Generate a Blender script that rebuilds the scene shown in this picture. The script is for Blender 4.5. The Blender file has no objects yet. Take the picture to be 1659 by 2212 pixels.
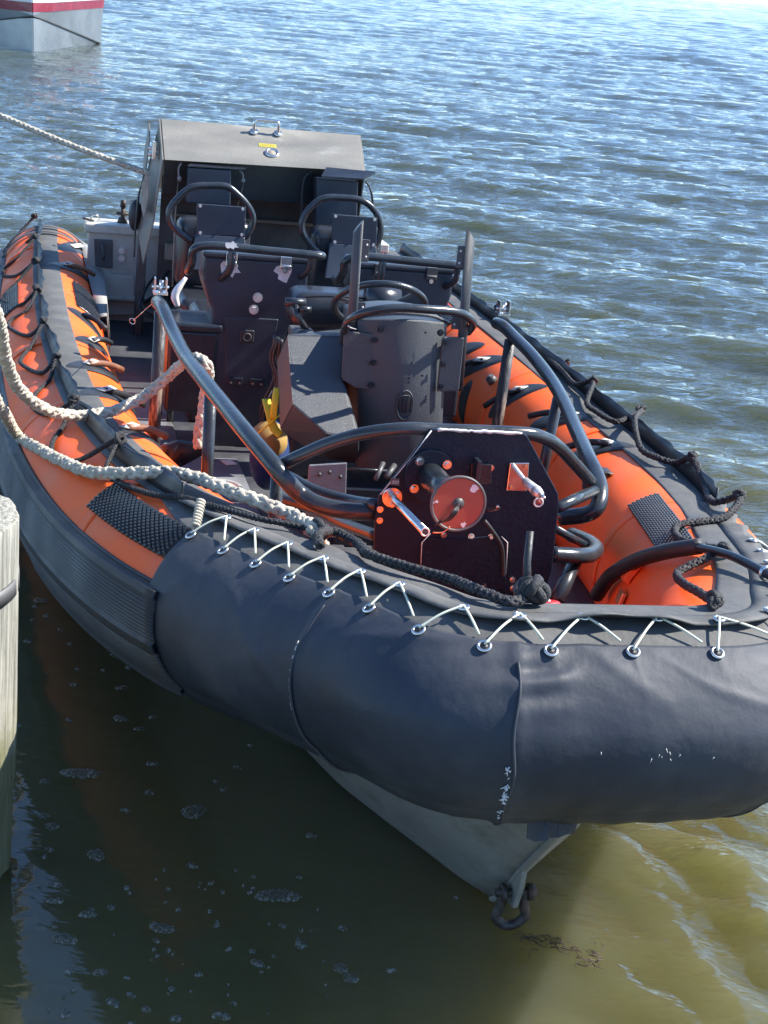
import bpy, bmesh, math, random
import numpy as np
from mathutils import Matrix, Vector
random.seed(7); rng = np.random.default_rng(5)
C = bpy.context.scene.collection
SC = bpy.context.scene

# ------------------------------------------------------------------ camera, sky, sun, exposure
CAM = (-1.145,0.000,1.396)
BOAT_ROT = [[0.971751, -0.234573, 0.025982], [0.233585, 0.971664, 0.036159], [-0.033728, -0.029068, 0.999008]]
CAM_ROT = [[0.996917, 0.078459, 0.0], [0.026956, -0.34251, 0.939127], [0.073683, -0.936232, -0.343569]]
F_PX = 3300.0
H = 2.2
cam_d = bpy.data.cameras.new('camera'); cam = bpy.data.objects.new('camera', cam_d); C.objects.link(cam)
cam_d.sensor_fit = 'VERTICAL'; cam_d.sensor_height = 36.0; cam_d.lens = F_PX / 2212.0 * 36.0
cam_d.clip_start = .05; cam_d.clip_end = 20000
_r = Matrix(CAM_ROT)                                   # columns: image right, image down, forward
cam.matrix_world = Matrix.Translation((0, 0, H)) @ Matrix(((_r[0][0], -_r[0][1], -_r[0][2]), (_r[1][0], -_r[1][1], -_r[1][2]), (_r[2][0], -_r[2][1], -_r[2][2]))).to_4x4()
SC.camera = cam
SUN_AZ, SUN_EL = 76.0, 44.0                            # clockwise from the view direction (+Y)
w = bpy.data.worlds.new('World'); SC.world = w; w.use_nodes = True
wn = w.node_tree.nodes; wl = w.node_tree.links; bg = wn['Background']
sky = wn.new('ShaderNodeTexSky'); sky.sky_type = 'NISHITA'; sky.sun_disc = False
sky.sun_elevation = math.radians(SUN_EL); sky.sun_rotation = math.radians(SUN_AZ)
sky.altitude = 1800; sky.air_density = 1.0; sky.dust_density = .05; sky.ozone_density = 6.0
wl.new(sky.outputs[0], bg.inputs[0]); bg.inputs[1].default_value = .145
sun_d = bpy.data.lights.new('sun', 'SUN'); sun = bpy.data.objects.new('sun', sun_d); C.objects.link(sun)
sun_d.energy = 4.9; sun_d.angle = math.radians(.53); sun_d.color = (1, .95, .87)
_sv = Vector((math.sin(math.radians(SUN_AZ)) * math.cos(math.radians(SUN_EL)), math.cos(math.radians(SUN_AZ)) * math.cos(math.radians(SUN_EL)), math.sin(math.radians(SUN_EL))))
sun.rotation_euler = _sv.to_track_quat('Z', 'Y').to_euler(); sun.location = (4, 2, 8)
SC.view_settings.view_transform = 'Standard'; SC.view_settings.look = 'None'
SC.view_settings.exposure = 1.22; SC.view_settings.gamma = 1; SC.view_settings.use_curve_mapping = False

# boat frame (metres): x to the right in the photo, y aft, z up; the camera stands at CAM in it
_b = Matrix(BOAT_ROT).to_4x4()
BM = Matrix.Translation((0, 0, H)) @ _b @ Matrix.Translation(-Vector(CAM))

# ------------------------------------------------------------------ collar geometry
# ---- inflatable collar: one centreline from the left stern round the bow to the right stern (boat frame, metres:
# x to the right, y aft, z up, z = 0 at the top of the collar amidships)
COLLAR = [(-1.03,9.60),(-1.04,9.0),(-1.045,8.0),(-1.035,7.0),(-1.01,6.3),(-.97,5.7),(-.915,5.05),(-.825,4.4),(-.72,3.93),
          (-.60,3.58),(-.45,3.25),(-.32,3.00),(-.245,2.84),(-.16,2.782),(-.03,2.775),(.14,2.772),(.285,2.775),(.39,2.835),(.468,2.98),
          (.59,3.25),(.685,3.58),(.775,3.93),(.885,4.4),(.985,5.05),(1.03,5.7),(1.045,6.3),(1.05,7.0),(1.05,8.0),(1.05,9.0),(1.05,9.60)]
RT = .26
def sheer(y): return .28*max(0.,(5.6-y)/2.9)**1.5
def _spline(pts, n=60):
    P=[np.array(p,float) for p in pts]; out=[]
    for i in range(len(P)-1):
        p0=P[i-1] if i else 2*P[0]-P[1]; p1=P[i]; p2=P[i+1]; p3=P[i+2] if i+2<len(P) else 2*P[-1]-P[-2]
        for k in range(n):
            t=k/n
            out.append(.5*((2*p1)+(p2-p0)*t+(2*p0-5*p1+4*p2-p3)*t*t+(3*p1-p0-3*p2+p3)*t**3))
    out.append(P[-1]); return np.array(out)
_c=_spline(COLLAR)
_c=np.column_stack([_c,[sheer(q[1])-RT for q in _c]])
_s=np.concatenate([[0],np.cumsum(np.linalg.norm(np.diff(_c,axis=0),axis=1))])
ULEN=float(_s[-1])
def ctr(u): return np.array([np.interp(u,_s,_c[:,k]) for k in range(3)])
def rad(u):
    e=min(u,ULEN-u)
    if e>6.: return RT-.014*min(1.,(e-6.)/.6)
    return RT if e>.45 else RT*(.62+.38*math.sqrt(max(0,1-(1-e/.45)**2)))
def frame(u):
    a=ctr(max(0,u-.03)); b=ctr(min(ULEN,u+.03)); t=(b-a)/np.linalg.norm(b-a)
    o=np.array([t[1],-t[0],0]); o/=np.linalg.norm(o); w=np.cross(t,o); w=w if w[2]>0 else -w
    return ctr(u),t,o,w
def on(u,phi,h=0.):
    c,t,o,w=frame(u); f=math.radians(phi); r=rad(u)+h; e=min(u,ULEN-u)
    if e>4.9 and phi<-110: r-=.045*min(1.,(e-4.9)/1.5)*min(1.,(-phi-110)/70.)
    if e>4.9 and phi>70: r-=.045*min(1.,(e-4.9)/1.5)*min(1.,(phi-70)/55.)**1.3
    return c+r*(math.cos(f)*w+math.sin(f)*o)


# ------------------------------------------------------------------ materials
MATS = {}
def mat(name, col, rough=.5, metal=0., spec=.5, vary=.25, vscale=6., bump=.0, bscale=60., col2=None, mask=(.55, .75), mscale=8., coat=0., stretch=None, fine=0.):
    """principled paint / rubber / metal: large soft tone changes, optional second colour (wear, dust), fine relief"""
    m = bpy.data.materials.new(name); m.use_nodes = True; n = m.node_tree.nodes; l = m.node_tree.links
    p = n['Principled BSDF']; p.inputs['Metallic'].default_value = metal; p.inputs['Specular IOR Level'].default_value = spec
    p.inputs['Coat Weight'].default_value = coat; p.inputs['Coat Roughness'].default_value = .15
    tc = n.new('ShaderNodeTexCoord'); src = tc.outputs['Object']
    if stretch:
        mp = n.new('ShaderNodeMapping'); mp.inputs['Scale'].default_value = stretch; l.new(src, mp.inputs[0]); src = mp.outputs[0]
    n1 = n.new('ShaderNodeTexNoise'); n1.inputs['Scale'].default_value = vscale; n1.inputs['Detail'].default_value = 6; l.new(src, n1.inputs[0])
    mr = n.new('ShaderNodeMapRange'); mr.inputs[1].default_value = .3; mr.inputs[2].default_value = .7
    mr.inputs[3].default_value = 1 - vary; mr.inputs[4].default_value = 1 + vary; l.new(n1.outputs[0], mr.inputs[0])
    hs = n.new('ShaderNodeHueSaturation'); hs.inputs['Color'].default_value = (*col, 1); l.new(mr.outputs[0], hs.inputs['Value'])
    out = hs.outputs[0]
    if col2:
        n2 = n.new('ShaderNodeTexNoise'); n2.inputs['Scale'].default_value = mscale; n2.inputs['Detail'].default_value = 8; n2.inputs['Roughness'].default_value = .65; l.new(src, n2.inputs[0])
        r2 = n.new('ShaderNodeMapRange'); r2.inputs[1].default_value = mask[0]; r2.inputs[2].default_value = mask[1]; l.new(n2.outputs[0], r2.inputs[0])
        mx = n.new('ShaderNodeMix'); mx.data_type = 'RGBA'; l.new(r2.outputs[0], mx.inputs['Factor']); l.new(out, mx.inputs['A']); mx.inputs['B'].default_value = (*col2, 1); out = mx.outputs['Result']
    l.new(out, p.inputs['Base Color'])
    rr = n.new('ShaderNodeMapRange'); rr.inputs[1].default_value = .3; rr.inputs[2].default_value = .7; rr.inputs[3].default_value = rough * .82; rr.inputs[4].default_value = min(1, rough * 1.2)
    l.new(n1.outputs[0], rr.inputs[0]); l.new(rr.outputs[0], p.inputs['Roughness'])
    if bump:
        n3 = n.new('ShaderNodeTexNoise'); n3.inputs['Scale'].default_value = bscale; n3.inputs['Detail'].default_value = 4; l.new(src, n3.inputs[0])
        b = n.new('ShaderNodeBump'); b.inputs['Strength'].default_value = bump; b.inputs['Distance'].default_value = .01; l.new(n3.outputs[0], b.inputs['Height']); l.new(b.outputs[0], p.inputs['Normal'])
    MATS[name] = m; return m
mat('orange_fabric', (.95, .125, .013), .58, spec=.30, vary=.13, vscale=3, bump=.10, bscale=220, col2=(.78, .17, .06), mask=(.48, .80), mscale=4)
mat('cover_rubber', (.030, .036, .048), .56, spec=.36, vary=.35, vscale=2.6, bump=.22, bscale=26, col2=(.066, .068, .071), mask=(.46, .80), mscale=2.6)
mat('strake_rubber', (.020, .021, .024), .55, vary=.3, vscale=4, bump=.15, bscale=90)
mat('grey_band', (.092, .092, .088), .68, spec=.3, vary=.2, vscale=7, bump=.2, bscale=60, col2=(.13, .13, .125), mask=(.5, .8), mscale=12)
mat('black_rubber', (.018, .019, .021), .5, vary=.3, vscale=9, bump=.15, bscale=120)
mat('tread_rubber', (.016, .018, .021), .38, vary=.2, vscale=9)
mat('black_paint', (.016, .020, .027), .30, vary=.25, vscale=7, bump=.10, bscale=130, col2=(.05, .05, .052), mask=(.60, .80), mscale=16)
mat('console_paint', (.050, .056, .062), .42, vary=.15, vscale=5, bump=.35, bscale=420)
mat('seat_paint', (.019, .028, .043), .40, vary=.25, vscale=6, bump=.2, bscale=260, col2=(.06, .06, .065), mask=(.62, .8), mscale=14)
mat('rail_paint', (.024, .029, .034), .27, vary=.3, vscale=12, bump=.07, bscale=60, col2=(.12, .12, .12), mask=(.70, .76), mscale=45)
mat('worn_post', (.03, .026, .026), .5, vary=.4, vscale=20, bump=.4, bscale=80, col2=(.26, .20, .15), mask=(.52, .60), mscale=22, stretch=(1, 1, .25))
mat('plate_paint', (.010, .016, .028), .48, spec=.18, vary=.2, vscale=5, bump=.12, bscale=90, col2=(.25, .25, .25), mask=(.715, .74), mscale=55)
mat('red_brown_tint', (.26, .055, .035), .45, vary=.1, vscale=12)  # on the drum disc: reflection of the orange tube painted as colour
mat('aluminium', (.22, .21, .18), .50, metal=.25, vary=.20, vscale=6, bump=.2, bscale=160, col2=(.29, .28, .25), mask=(.58, .70), mscale=13, stretch=(.35, 1, 1))
mat('alloy_light', (.50, .48, .42), .5, metal=.2, vary=.15, vscale=6, bump=.2, bscale=90, col2=(.34, .31, .25), mask=(.5, .75), mscale=7)
mat('hull_metal', (.29, .275, .245), .5, metal=.25, vary=.3, vscale=5, bump=.2, bscale=60, col2=(.13, .13, .10), mask=(.45, .7), mscale=5)
mat('dark_metal', (.09, .09, .09), .5, metal=.3, vary=.3, vscale=8)
mat('deck_paint', (.050, .053, .060), .55, vary=.25, vscale=6, bump=.3, bscale=300, col2=(.11, .115, .12), mask=(.5, .8), mscale=5)
mat('deck_light', (.16, .17, .185), .5, vary=.2, vscale=6, bump=.3, bscale=300, col2=(.08, .08, .085), mask=(.5, .7), mscale=9)
mat('steel', (.62, .60, .57), .22, metal=.95, vary=.1, vscale=30)
mat('zinc', (.66, .65, .6), .4, metal=.5, vary=.15, vscale=30)
mat('rusty_steel', (.055, .045, .038), .55, metal=.4, vary=.4, vscale=30, bump=.4, bscale=80, col2=(.13, .065, .035), mask=(.52, .68), mscale=30)
mat('bare_chip', (.55, .54, .53), .55, vary=.15, vscale=30)
mat('white_rope', (.50, .455, .36), .9, vary=.22, vscale=25, bump=.6, bscale=260, col2=(.36, .32, .25), mask=(.5, .75), mscale=14)
mat('black_rope', (.022, .022, .024), .62, vary=.4, vscale=60, bump=.6, bscale=300, col2=(.10, .10, .10), mask=(.56, .72), mscale=70)
mat('lace_cord', (.62, .62, .48), .7, vary=.15, vscale=30)
mat('webbing', (.30, .27, .22), .85, vary=.2, vscale=20, bump=.4, bscale=200)
mat('grey_canvas', (.24, .235, .22), .8, vary=.2, vscale=6, bump=.3, bscale=100)
mat('tan_grip', (.20, .085, .045), .45, vary=.2, vscale=20)
mat('blue_fabric', (.008, .03, .12), .6, vary=.2, vscale=8, bump=.4, bscale=30)
mat('yellow_webbing', (.72, .55, .02), .6, vary=.12, vscale=20)
mat('ochre_fabric', (.30, .19, .05), .7, vary=.2, vscale=14)
mat('vinyl', (.022, .024, .028), .26, vary=.15, vscale=8, bump=.12, bscale=160)
mat('white_plastic', (.62, .62, .6), .4, vary=.05)
mat('red_plastic', (.55, .03, .03), .4, vary=.05)
mat('yellow_label', (.48, .40, .05), .6, vary=.15, vscale=60)
mat('tag_white', (.66, .63, .55), .6, vary=.1)
mat('far_red', (.22, .014, .03), .25, vary=.15, vscale=3)
mat('far_metal', (.26, .28, .29), .30, metal=.55, vary=.15, vscale=2, bump=.5, bscale=4)
mat('far_white', (.78, .76, .72), .35, vary=.05)
mat('copper', (.75, .28, .12), .35, metal=.6, vary=.1)
mat('foam', (.22, .21, .18), .9, vary=.35, vscale=60, col2=(.07, .068, .05), mask=(.44, .54), mscale=150)
mat('weed', (.045, .026, .016), .6, vary=.3, vscale=30)
mat('label_black', (.05, .05, .05), .5)

def foam_alpha():
    m = MATS['foam']; n = m.node_tree.nodes; l = m.node_tree.links; p = n['Principled BSDF']; tc = n.new('ShaderNodeTexCoord')
    a = n.new('ShaderNodeTexNoise'); a.inputs['Scale'].default_value = 95; a.inputs['Detail'].default_value = 5; a.inputs['Roughness'].default_value = .7; l.new(tc.outputs['Object'], a.inputs[0])
    mr = n.new('ShaderNodeMapRange'); mr.inputs[1].default_value = .40; mr.inputs[2].default_value = .56; mr.inputs[3].default_value = .12; mr.inputs[4].default_value = .85; l.new(a.outputs[0], mr.inputs[0]); l.new(mr.outputs[0], p.inputs['Alpha'])
foam_alpha()
def wood_mat():
    m = bpy.data.materials.new('weathered_wood'); m.use_nodes = True; n = m.node_tree.nodes; l = m.node_tree.links; p = n['Principled BSDF']
    tc = n.new('ShaderNodeTexCoord'); mp = n.new('ShaderNodeMapping'); mp.inputs['Scale'].default_value = (26, 26, .8); l.new(tc.outputs['Object'], mp.inputs[0])
    n1 = n.new('ShaderNodeTexNoise'); n1.inputs['Scale'].default_value = 3.5; n1.inputs['Detail'].default_value = 9; n1.inputs['Roughness'].default_value = .65; l.new(mp.outputs[0], n1.inputs[0])
    cr = n.new('ShaderNodeValToRGB'); cr.color_ramp.elements[0].position = .3; cr.color_ramp.elements[0].color = (.12, .118, .095, 1)
    cr.color_ramp.elements[1].position = .68; cr.color_ramp.elements[1].color = (.52, .50, .42, 1); l.new(n1.outputs[0], cr.inputs[0])
    # algae stain near the waterline (a stain of its own, fixed to the wood)
    sp = n.new('ShaderNodeSeparateXYZ'); l.new(tc.outputs['Object'], sp.inputs[0])
    n2 = n.new('ShaderNodeTexNoise'); n2.inputs['Scale'].default_value = 9; l.new(tc.outputs['Object'], n2.inputs[0])
    ad = n.new('ShaderNodeMath'); ad.operation = 'MULTIPLY_ADD'; l.new(n2.outputs[0], ad.inputs[0]); ad.inputs[1].default_value = -.25; l.new(sp.outputs[2], ad.inputs[2])
    mr = n.new('ShaderNodeMapRange'); mr.inputs[1].default_value = .05; mr.inputs[2].default_value = .16; mr.inputs[3].default_value = .75; mr.inputs[4].default_value = 0; l.new(ad.outputs[0], mr.inputs[0])
    mx = n.new('ShaderNodeMix'); mx.data_type = 'RGBA'; l.new(mr.outputs[0], mx.inputs['Factor']); l.new(cr.outputs[0], mx.inputs['A']); mx.inputs['B'].default_value = (.13, .13, .03, 1)
    l.new(mx.outputs['Result'], p.inputs['Base Color']); p.inputs['Roughness'].default_value = .85
    b = n.new('ShaderNodeBump'); b.inputs['Strength'].default_value = .8; b.inputs['Distance'].default_value = .02; l.new(n1.outputs[0], b.inputs['Height']); l.new(b.outputs[0], p.inputs['Normal'])
    MATS['wood'] = m
wood_mat()

def water_mat():
    m = bpy.data.materials.new('harbour_water'); m.use_nodes = True; n = m.node_tree.nodes; l = m.node_tree.links; p = n['Principled BSDF']
    tc = n.new('ShaderNodeTexCoord')
    n1 = n.new('ShaderNodeTexNoise'); n1.inputs['Scale'].default_value = 1.1; n1.inputs['Detail'].default_value = 3; l.new(tc.outputs['Object'], n1.inputs[0])
    mx = n.new('ShaderNodeMix'); mx.data_type = 'RGBA'; l.new(n1.outputs[0], mx.inputs['Factor'])
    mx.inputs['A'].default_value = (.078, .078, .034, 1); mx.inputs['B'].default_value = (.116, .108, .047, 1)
    # sunlit olive painted into the water near the boat, darker green further out
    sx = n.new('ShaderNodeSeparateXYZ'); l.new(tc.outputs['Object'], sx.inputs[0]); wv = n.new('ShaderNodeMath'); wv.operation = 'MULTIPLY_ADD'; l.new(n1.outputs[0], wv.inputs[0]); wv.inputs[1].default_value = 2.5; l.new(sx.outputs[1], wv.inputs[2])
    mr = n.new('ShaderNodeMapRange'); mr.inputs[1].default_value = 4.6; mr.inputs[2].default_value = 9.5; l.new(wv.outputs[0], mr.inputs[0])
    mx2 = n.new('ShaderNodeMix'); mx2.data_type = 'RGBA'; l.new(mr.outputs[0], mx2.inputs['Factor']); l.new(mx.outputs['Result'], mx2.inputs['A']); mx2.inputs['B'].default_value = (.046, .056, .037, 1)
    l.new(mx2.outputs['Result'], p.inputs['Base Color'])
    p.inputs['Roughness'].default_value = .05; p.inputs['IOR'].default_value = 1.50
    p.inputs['Subsurface Weight'].default_value = 1.0; p.inputs['Subsurface Radius'].default_value = (.55, .50, .22); p.inputs['Subsurface Scale'].default_value = 4.5
    # small ripples; they fade out in the sheltered patch (vertex attribute 'calm' holds the local wind chop)
    at = n.new('ShaderNodeAttribute'); at.attribute_name = 'chop'
    mp = n.new('ShaderNodeMapping'); mp.inputs['Scale'].default_value = (1, 2.0, 1); mp.inputs['Rotation'].default_value = (0, 0, math.radians(15)); l.new(tc.outputs['Object'], mp.inputs[0])
    na = n.new('ShaderNodeTexNoise'); na.inputs['Scale'].default_value = 6.5; na.inputs['Detail'].default_value = 3; na.inputs['Roughness'].default_value = .55; l.new(mp.outputs[0], na.inputs[0])
    nb = n.new('ShaderNodeTexNoise'); nb.inputs['Scale'].default_value = 1.3; nb.inputs['Detail'].default_value = 2; l.new(mp.outputs[0], nb.inputs[0])
    ad = n.new('ShaderNodeMath'); ad.operation = 'MULTIPLY_ADD'; l.new(nb.outputs[0], ad.inputs[0]); ad.inputs[1].default_value = 1.8; l.new(na.outputs[0], ad.inputs[2])
    nc = n.new('ShaderNodeTexNoise'); nc.inputs['Scale'].default_value = 30; nc.inputs['Detail'].default_value = 2; l.new(mp.outputs[0], nc.inputs[0])
    ad2 = n.new('ShaderNodeMath'); ad2.operation = 'MULTIPLY_ADD'; l.new(nc.outputs[0], ad2.inputs[0]); ad2.inputs[1].default_value = .10; l.new(ad.outputs[0], ad2.inputs[2]); ad = ad2
    ml = n.new('ShaderNodeMath'); ml.operation = 'MULTIPLY'; l.new(ad.outputs[0], ml.inputs[0]); l.new(at.outputs['Fac'], ml.inputs[1])
    b = n.new('ShaderNodeBump'); b.inputs['Strength'].default_value = .9; b.inputs['Distance'].default_value = .045; l.new(ml.outputs[0], b.inputs['Height']); l.new(b.outputs[0], p.inputs['Normal'])
    MATS['water'] = m
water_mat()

# ------------------------------------------------------------------ geometry helpers
class G:
    """collects vertices and faces for ONE mesh"""
    def __init__(s): s.v = []; s.f = []; s.sm = []
    def add(s, vf, smooth=True):
        v, f = vf; o = len(s.v); s.v += [tuple(map(float, q)) for q in v]; s.f += [tuple(i + o for i in q) for q in f]; s.sm += [smooth] * len(f); return s
def spline(pts, n=8):
    return _spline(pts, n) if len(pts) > 2 else np.array([pts[0], pts[1]], float)
def sweep(pts, r, n=12, caps=True, flat=1.):
    """round section swept along pts with a parallel-transported frame; r one radius or one per point"""
    P = np.array(pts, float); N = len(P); R = np.full(N, r) if np.isscalar(r) else np.interp(np.linspace(0, 1, N), np.linspace(0, 1, len(r)), r)
    T = np.gradient(P, axis=0); T /= np.linalg.norm(T, axis=1)[:, None] + 1e-12
    up = np.array([0, 0, 1.]) if abs(T[0][2]) < .9 else np.array([1., 0, 0]); a = np.cross(T[0], up); a /= np.linalg.norm(a)
    v = []
    for i in range(N):
        a = a - T[i] * a.dot(T[i]); a /= np.linalg.norm(a); b = np.cross(T[i], a)
        for k in range(n):
            t = 2 * math.pi * k / n; v.append(P[i] + R[i] * (math.cos(t) * a + math.sin(t) * b * flat))
    f = [(i * n + k, i * n + (k + 1) % n, (i + 1) * n + (k + 1) % n, (i + 1) * n + k) for i in range(N - 1) for k in range(n)]
    if caps: f += [tuple(range(n - 1, -1, -1)), tuple((N - 1) * n + k for k in range(n))]
    return v, f
def cyl(a, b, r, r2=None, n=16):
    return sweep([a, b], [r, r if r2 is None else r2], n)
def prism(poly, vec):
    n = len(poly); P = [np.array(q, float) for q in poly]; V = np.array(vec, float); v = P + [q + V for q in P]
    f = [tuple(range(n - 1, -1, -1)), tuple(range(n, 2 * n))] + [(i, (i + 1) % n, (i + 1) % n + n, i + n) for i in range(n)]
    return v, f
def box(c, s, rz=0., rx=0.):
    v = []
    for dx in (-.5, .5):
        for dy in (-.5, .5):
            for dz in (-.5, .5):
                q = Matrix.Rotation(rz, 3, 'Z') @ Matrix.Rotation(rx, 3, 'X') @ Vector((dx * s[0], dy * s[1], dz * s[2])); v.append((c[0] + q.x, c[1] + q.y, c[2] + q.z))
    return v, [(0, 1, 3, 2), (4, 6, 7, 5), (0, 4, 5, 1), (2, 3, 7, 6), (0, 2, 6, 4), (1, 5, 7, 3)]
def hexa(f4, b4):
    """solid between a front quad and a back quad"""
    return list(f4) + list(b4), [(3, 2, 1, 0), (4, 5, 6, 7), (0, 1, 5, 4), (1, 2, 6, 5), (2, 3, 7, 6), (3, 0, 4, 7)]
def torus(c, nrm, R, r, n=20, m=8, sx=1.):
    z = Vector(nrm).normalized(); x = z.orthogonal().normalized(); y = z.cross(x); v = []
    for i in range(n):
        t = 2 * math.pi * i / n; d = x * math.cos(t) * sx + y * math.sin(t)
        for k in range(m):
            a = 2 * math.pi * k / m; q = Vector(c) + d * (R + r * math.cos(a)) + z * r * math.sin(a); v.append(tuple(q))
    return v, [(i * m + k, ((i + 1) % n) * m + k, ((i + 1) % n) * m + (k + 1) % m, i * m + (k + 1) % m) for i in range(n) for k in range(m)]
def ball(c, r, n=10, m=7, s=(1, 1, 1)):
    v = [(c[0], c[1], c[2] + r * s[2])]
    for i in range(1, m):
        a = math.pi * i / m
        for k in range(n):
            t = 2 * math.pi * k / n; v.append((c[0] + r * s[0] * math.sin(a) * math.cos(t), c[1] + r * s[1] * math.sin(a) * math.sin(t), c[2] + r * s[2] * math.cos(a)))
    v.append((c[0], c[1], c[2] - r * s[2])); L = len(v) - 1
    f = [(0, 1 + k, 1 + (k + 1) % n) for k in range(n)]
    for i in range(m - 2): f += [(1 + i * n + k, 1 + (i + 1) * n + k, 1 + (i + 1) * n + (k + 1) % n, 1 + i * n + (k + 1) % n) for k in range(n)]
    f += [(L, 1 + (m - 2) * n + (k + 1) % n, 1 + (m - 2) * n + k) for k in range(n)]
    return v, f
def braid(pts, R, pitch=.09, n=5, k4=4, dens=7):
    """plaited rope: four strands each way, passing over and under one another"""
    P = np.array(pts, float); s = np.concatenate([[0], np.cumsum(np.linalg.norm(np.diff(P, axis=0), axis=1))]); L = s[-1]
    m = max(6, int(L / pitch * dens)); S = np.linspace(0, L, m); Q = np.column_stack([np.interp(S, s, P[:, i]) for i in range(3)])
    T = np.gradient(Q, axis=0); T /= np.linalg.norm(T, axis=1)[:, None]; a = np.cross(T[0], [.1, .2, 1.]); a /= np.linalg.norm(a); A = []; Bv = []
    for i in range(m):
        a = a - T[i] * a.dot(T[i]); a /= np.linalg.norm(a); A.append(a); Bv.append(np.cross(T[i], a))
    A = np.array(A); Bv = np.array(Bv); g = G(); rng_ = np.random.default_rng(int(L * 1000))
    for sg in (1, -1):
        for k in range(k4):
            th = sg * 2 * math.pi * S / pitch + 2 * math.pi * k / k4
            rr = R * (.60 + .16 * sg * np.cos(2 * 2 * math.pi * S / pitch * 2))
            c = Q + (np.cos(th) * rr)[:, None] * A + (np.sin(th) * rr)[:, None] * Bv
            g.add(sweep(c, R * (.44 if k4 != 3 or R < .014 else .50) * (1 + .03 * rng_.normal(size=m)), n, True))
    return g.v, g.f
def on_n(u, phi):
    c, t, o, w_ = frame(u); a = math.radians(phi); return math.cos(a) * w_ + math.sin(a) * o

ORG = {}
def link(name, vf, m, parent=None, smooth=True, bevel=0., seg=2, solid=0., autos=None):
    """one mesh object; its origin sits at the middle of its own geometry; geometry is given in its top-level thing's frame"""
    if isinstance(vf, G): v, f, sm = vf.v, vf.f, vf.sm
    else: v, f = vf; sm = None
    V = np.array([tuple(map(float, q)) for q in v]); c = (V.min(0) + V.max(0)) / 2
    me = bpy.data.meshes.new(name); me.from_pydata((V - c).tolist(), [], [tuple(q) for q in f]); me.update()
    ms = m if isinstance(m, (list, tuple)) else [m]
    for q in ms: me.materials.append(MATS[q] if isinstance(q, str) else q)
    if sm: me.polygons.foreach_set('use_smooth', sm)
    elif smooth: me.polygons.foreach_set('use_smooth', [True] * len(me.polygons))
    o = bpy.data.objects.new(name, me); C.objects.link(o); pc = np.zeros(3)
    if parent is not None: o.parent = parent; pc = ORG[parent.name]
    o.location = (c - pc).tolist(); ORG[o.name] = c
    bm = bmesh.new(); bm.from_mesh(me); bmesh.ops.recalc_face_normals(bm, faces=bm.faces[:]); bm.to_mesh(me); bm.free()
    if bevel:
        b = o.modifiers.new('edge', 'BEVEL'); b.width = bevel; b.segments = seg; b.limit_method = 'ANGLE'; b.angle_limit = math.radians(35)
    if solid:
        b = o.modifiers.new('thick', 'SOLIDIFY'); b.thickness = solid; b.offset = 0
    return o
def tag(o, label=None, cat=None, group=None, kind=None):
    if label: o['label'] = label
    if cat: o['category'] = cat
    if group: o['group'] = group
    if kind: o['kind'] = kind
    return o
def empty(name, at, M=None):
    o = bpy.data.objects.new(name, None); C.objects.link(o); o.empty_display_size = .1
    ORG[o.name] = np.array(at, float); o.matrix_world = (M or Matrix()) @ Matrix.Translation(at); return o
def top(name, vf, m, label, cat, M=None, group=None, **k):
    """a top-level thing that is one mesh, geometry given in frame M"""
    o = link(name, vf, m, None, **k); c = Vector(ORG[o.name]); o.matrix_world = (M or Matrix()) @ Matrix.Translation(c); return tag(o, label, cat, group)
def copy_at(o, d, parent):
    """another of the same part, shifted by d"""
    c = o.copy(); C.objects.link(c); c.parent = parent; c.location = (Vector(o.location) + Vector(d)); ORG[c.name] = ORG[o.name] + np.array(d); return c
def bolt(parent, p, nrm, r=.008, m='steel', name='bolt'):
    z = Vector(nrm).normalized(); a = Vector(p); g = G().add(cyl(a, a + z * r * .45, r * 1.35, n=10), False).add(cyl(a + z * r * .45, a + z * r * 1.2, r * .8, n=6), False)
    return link(name, g, m, parent)

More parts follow.
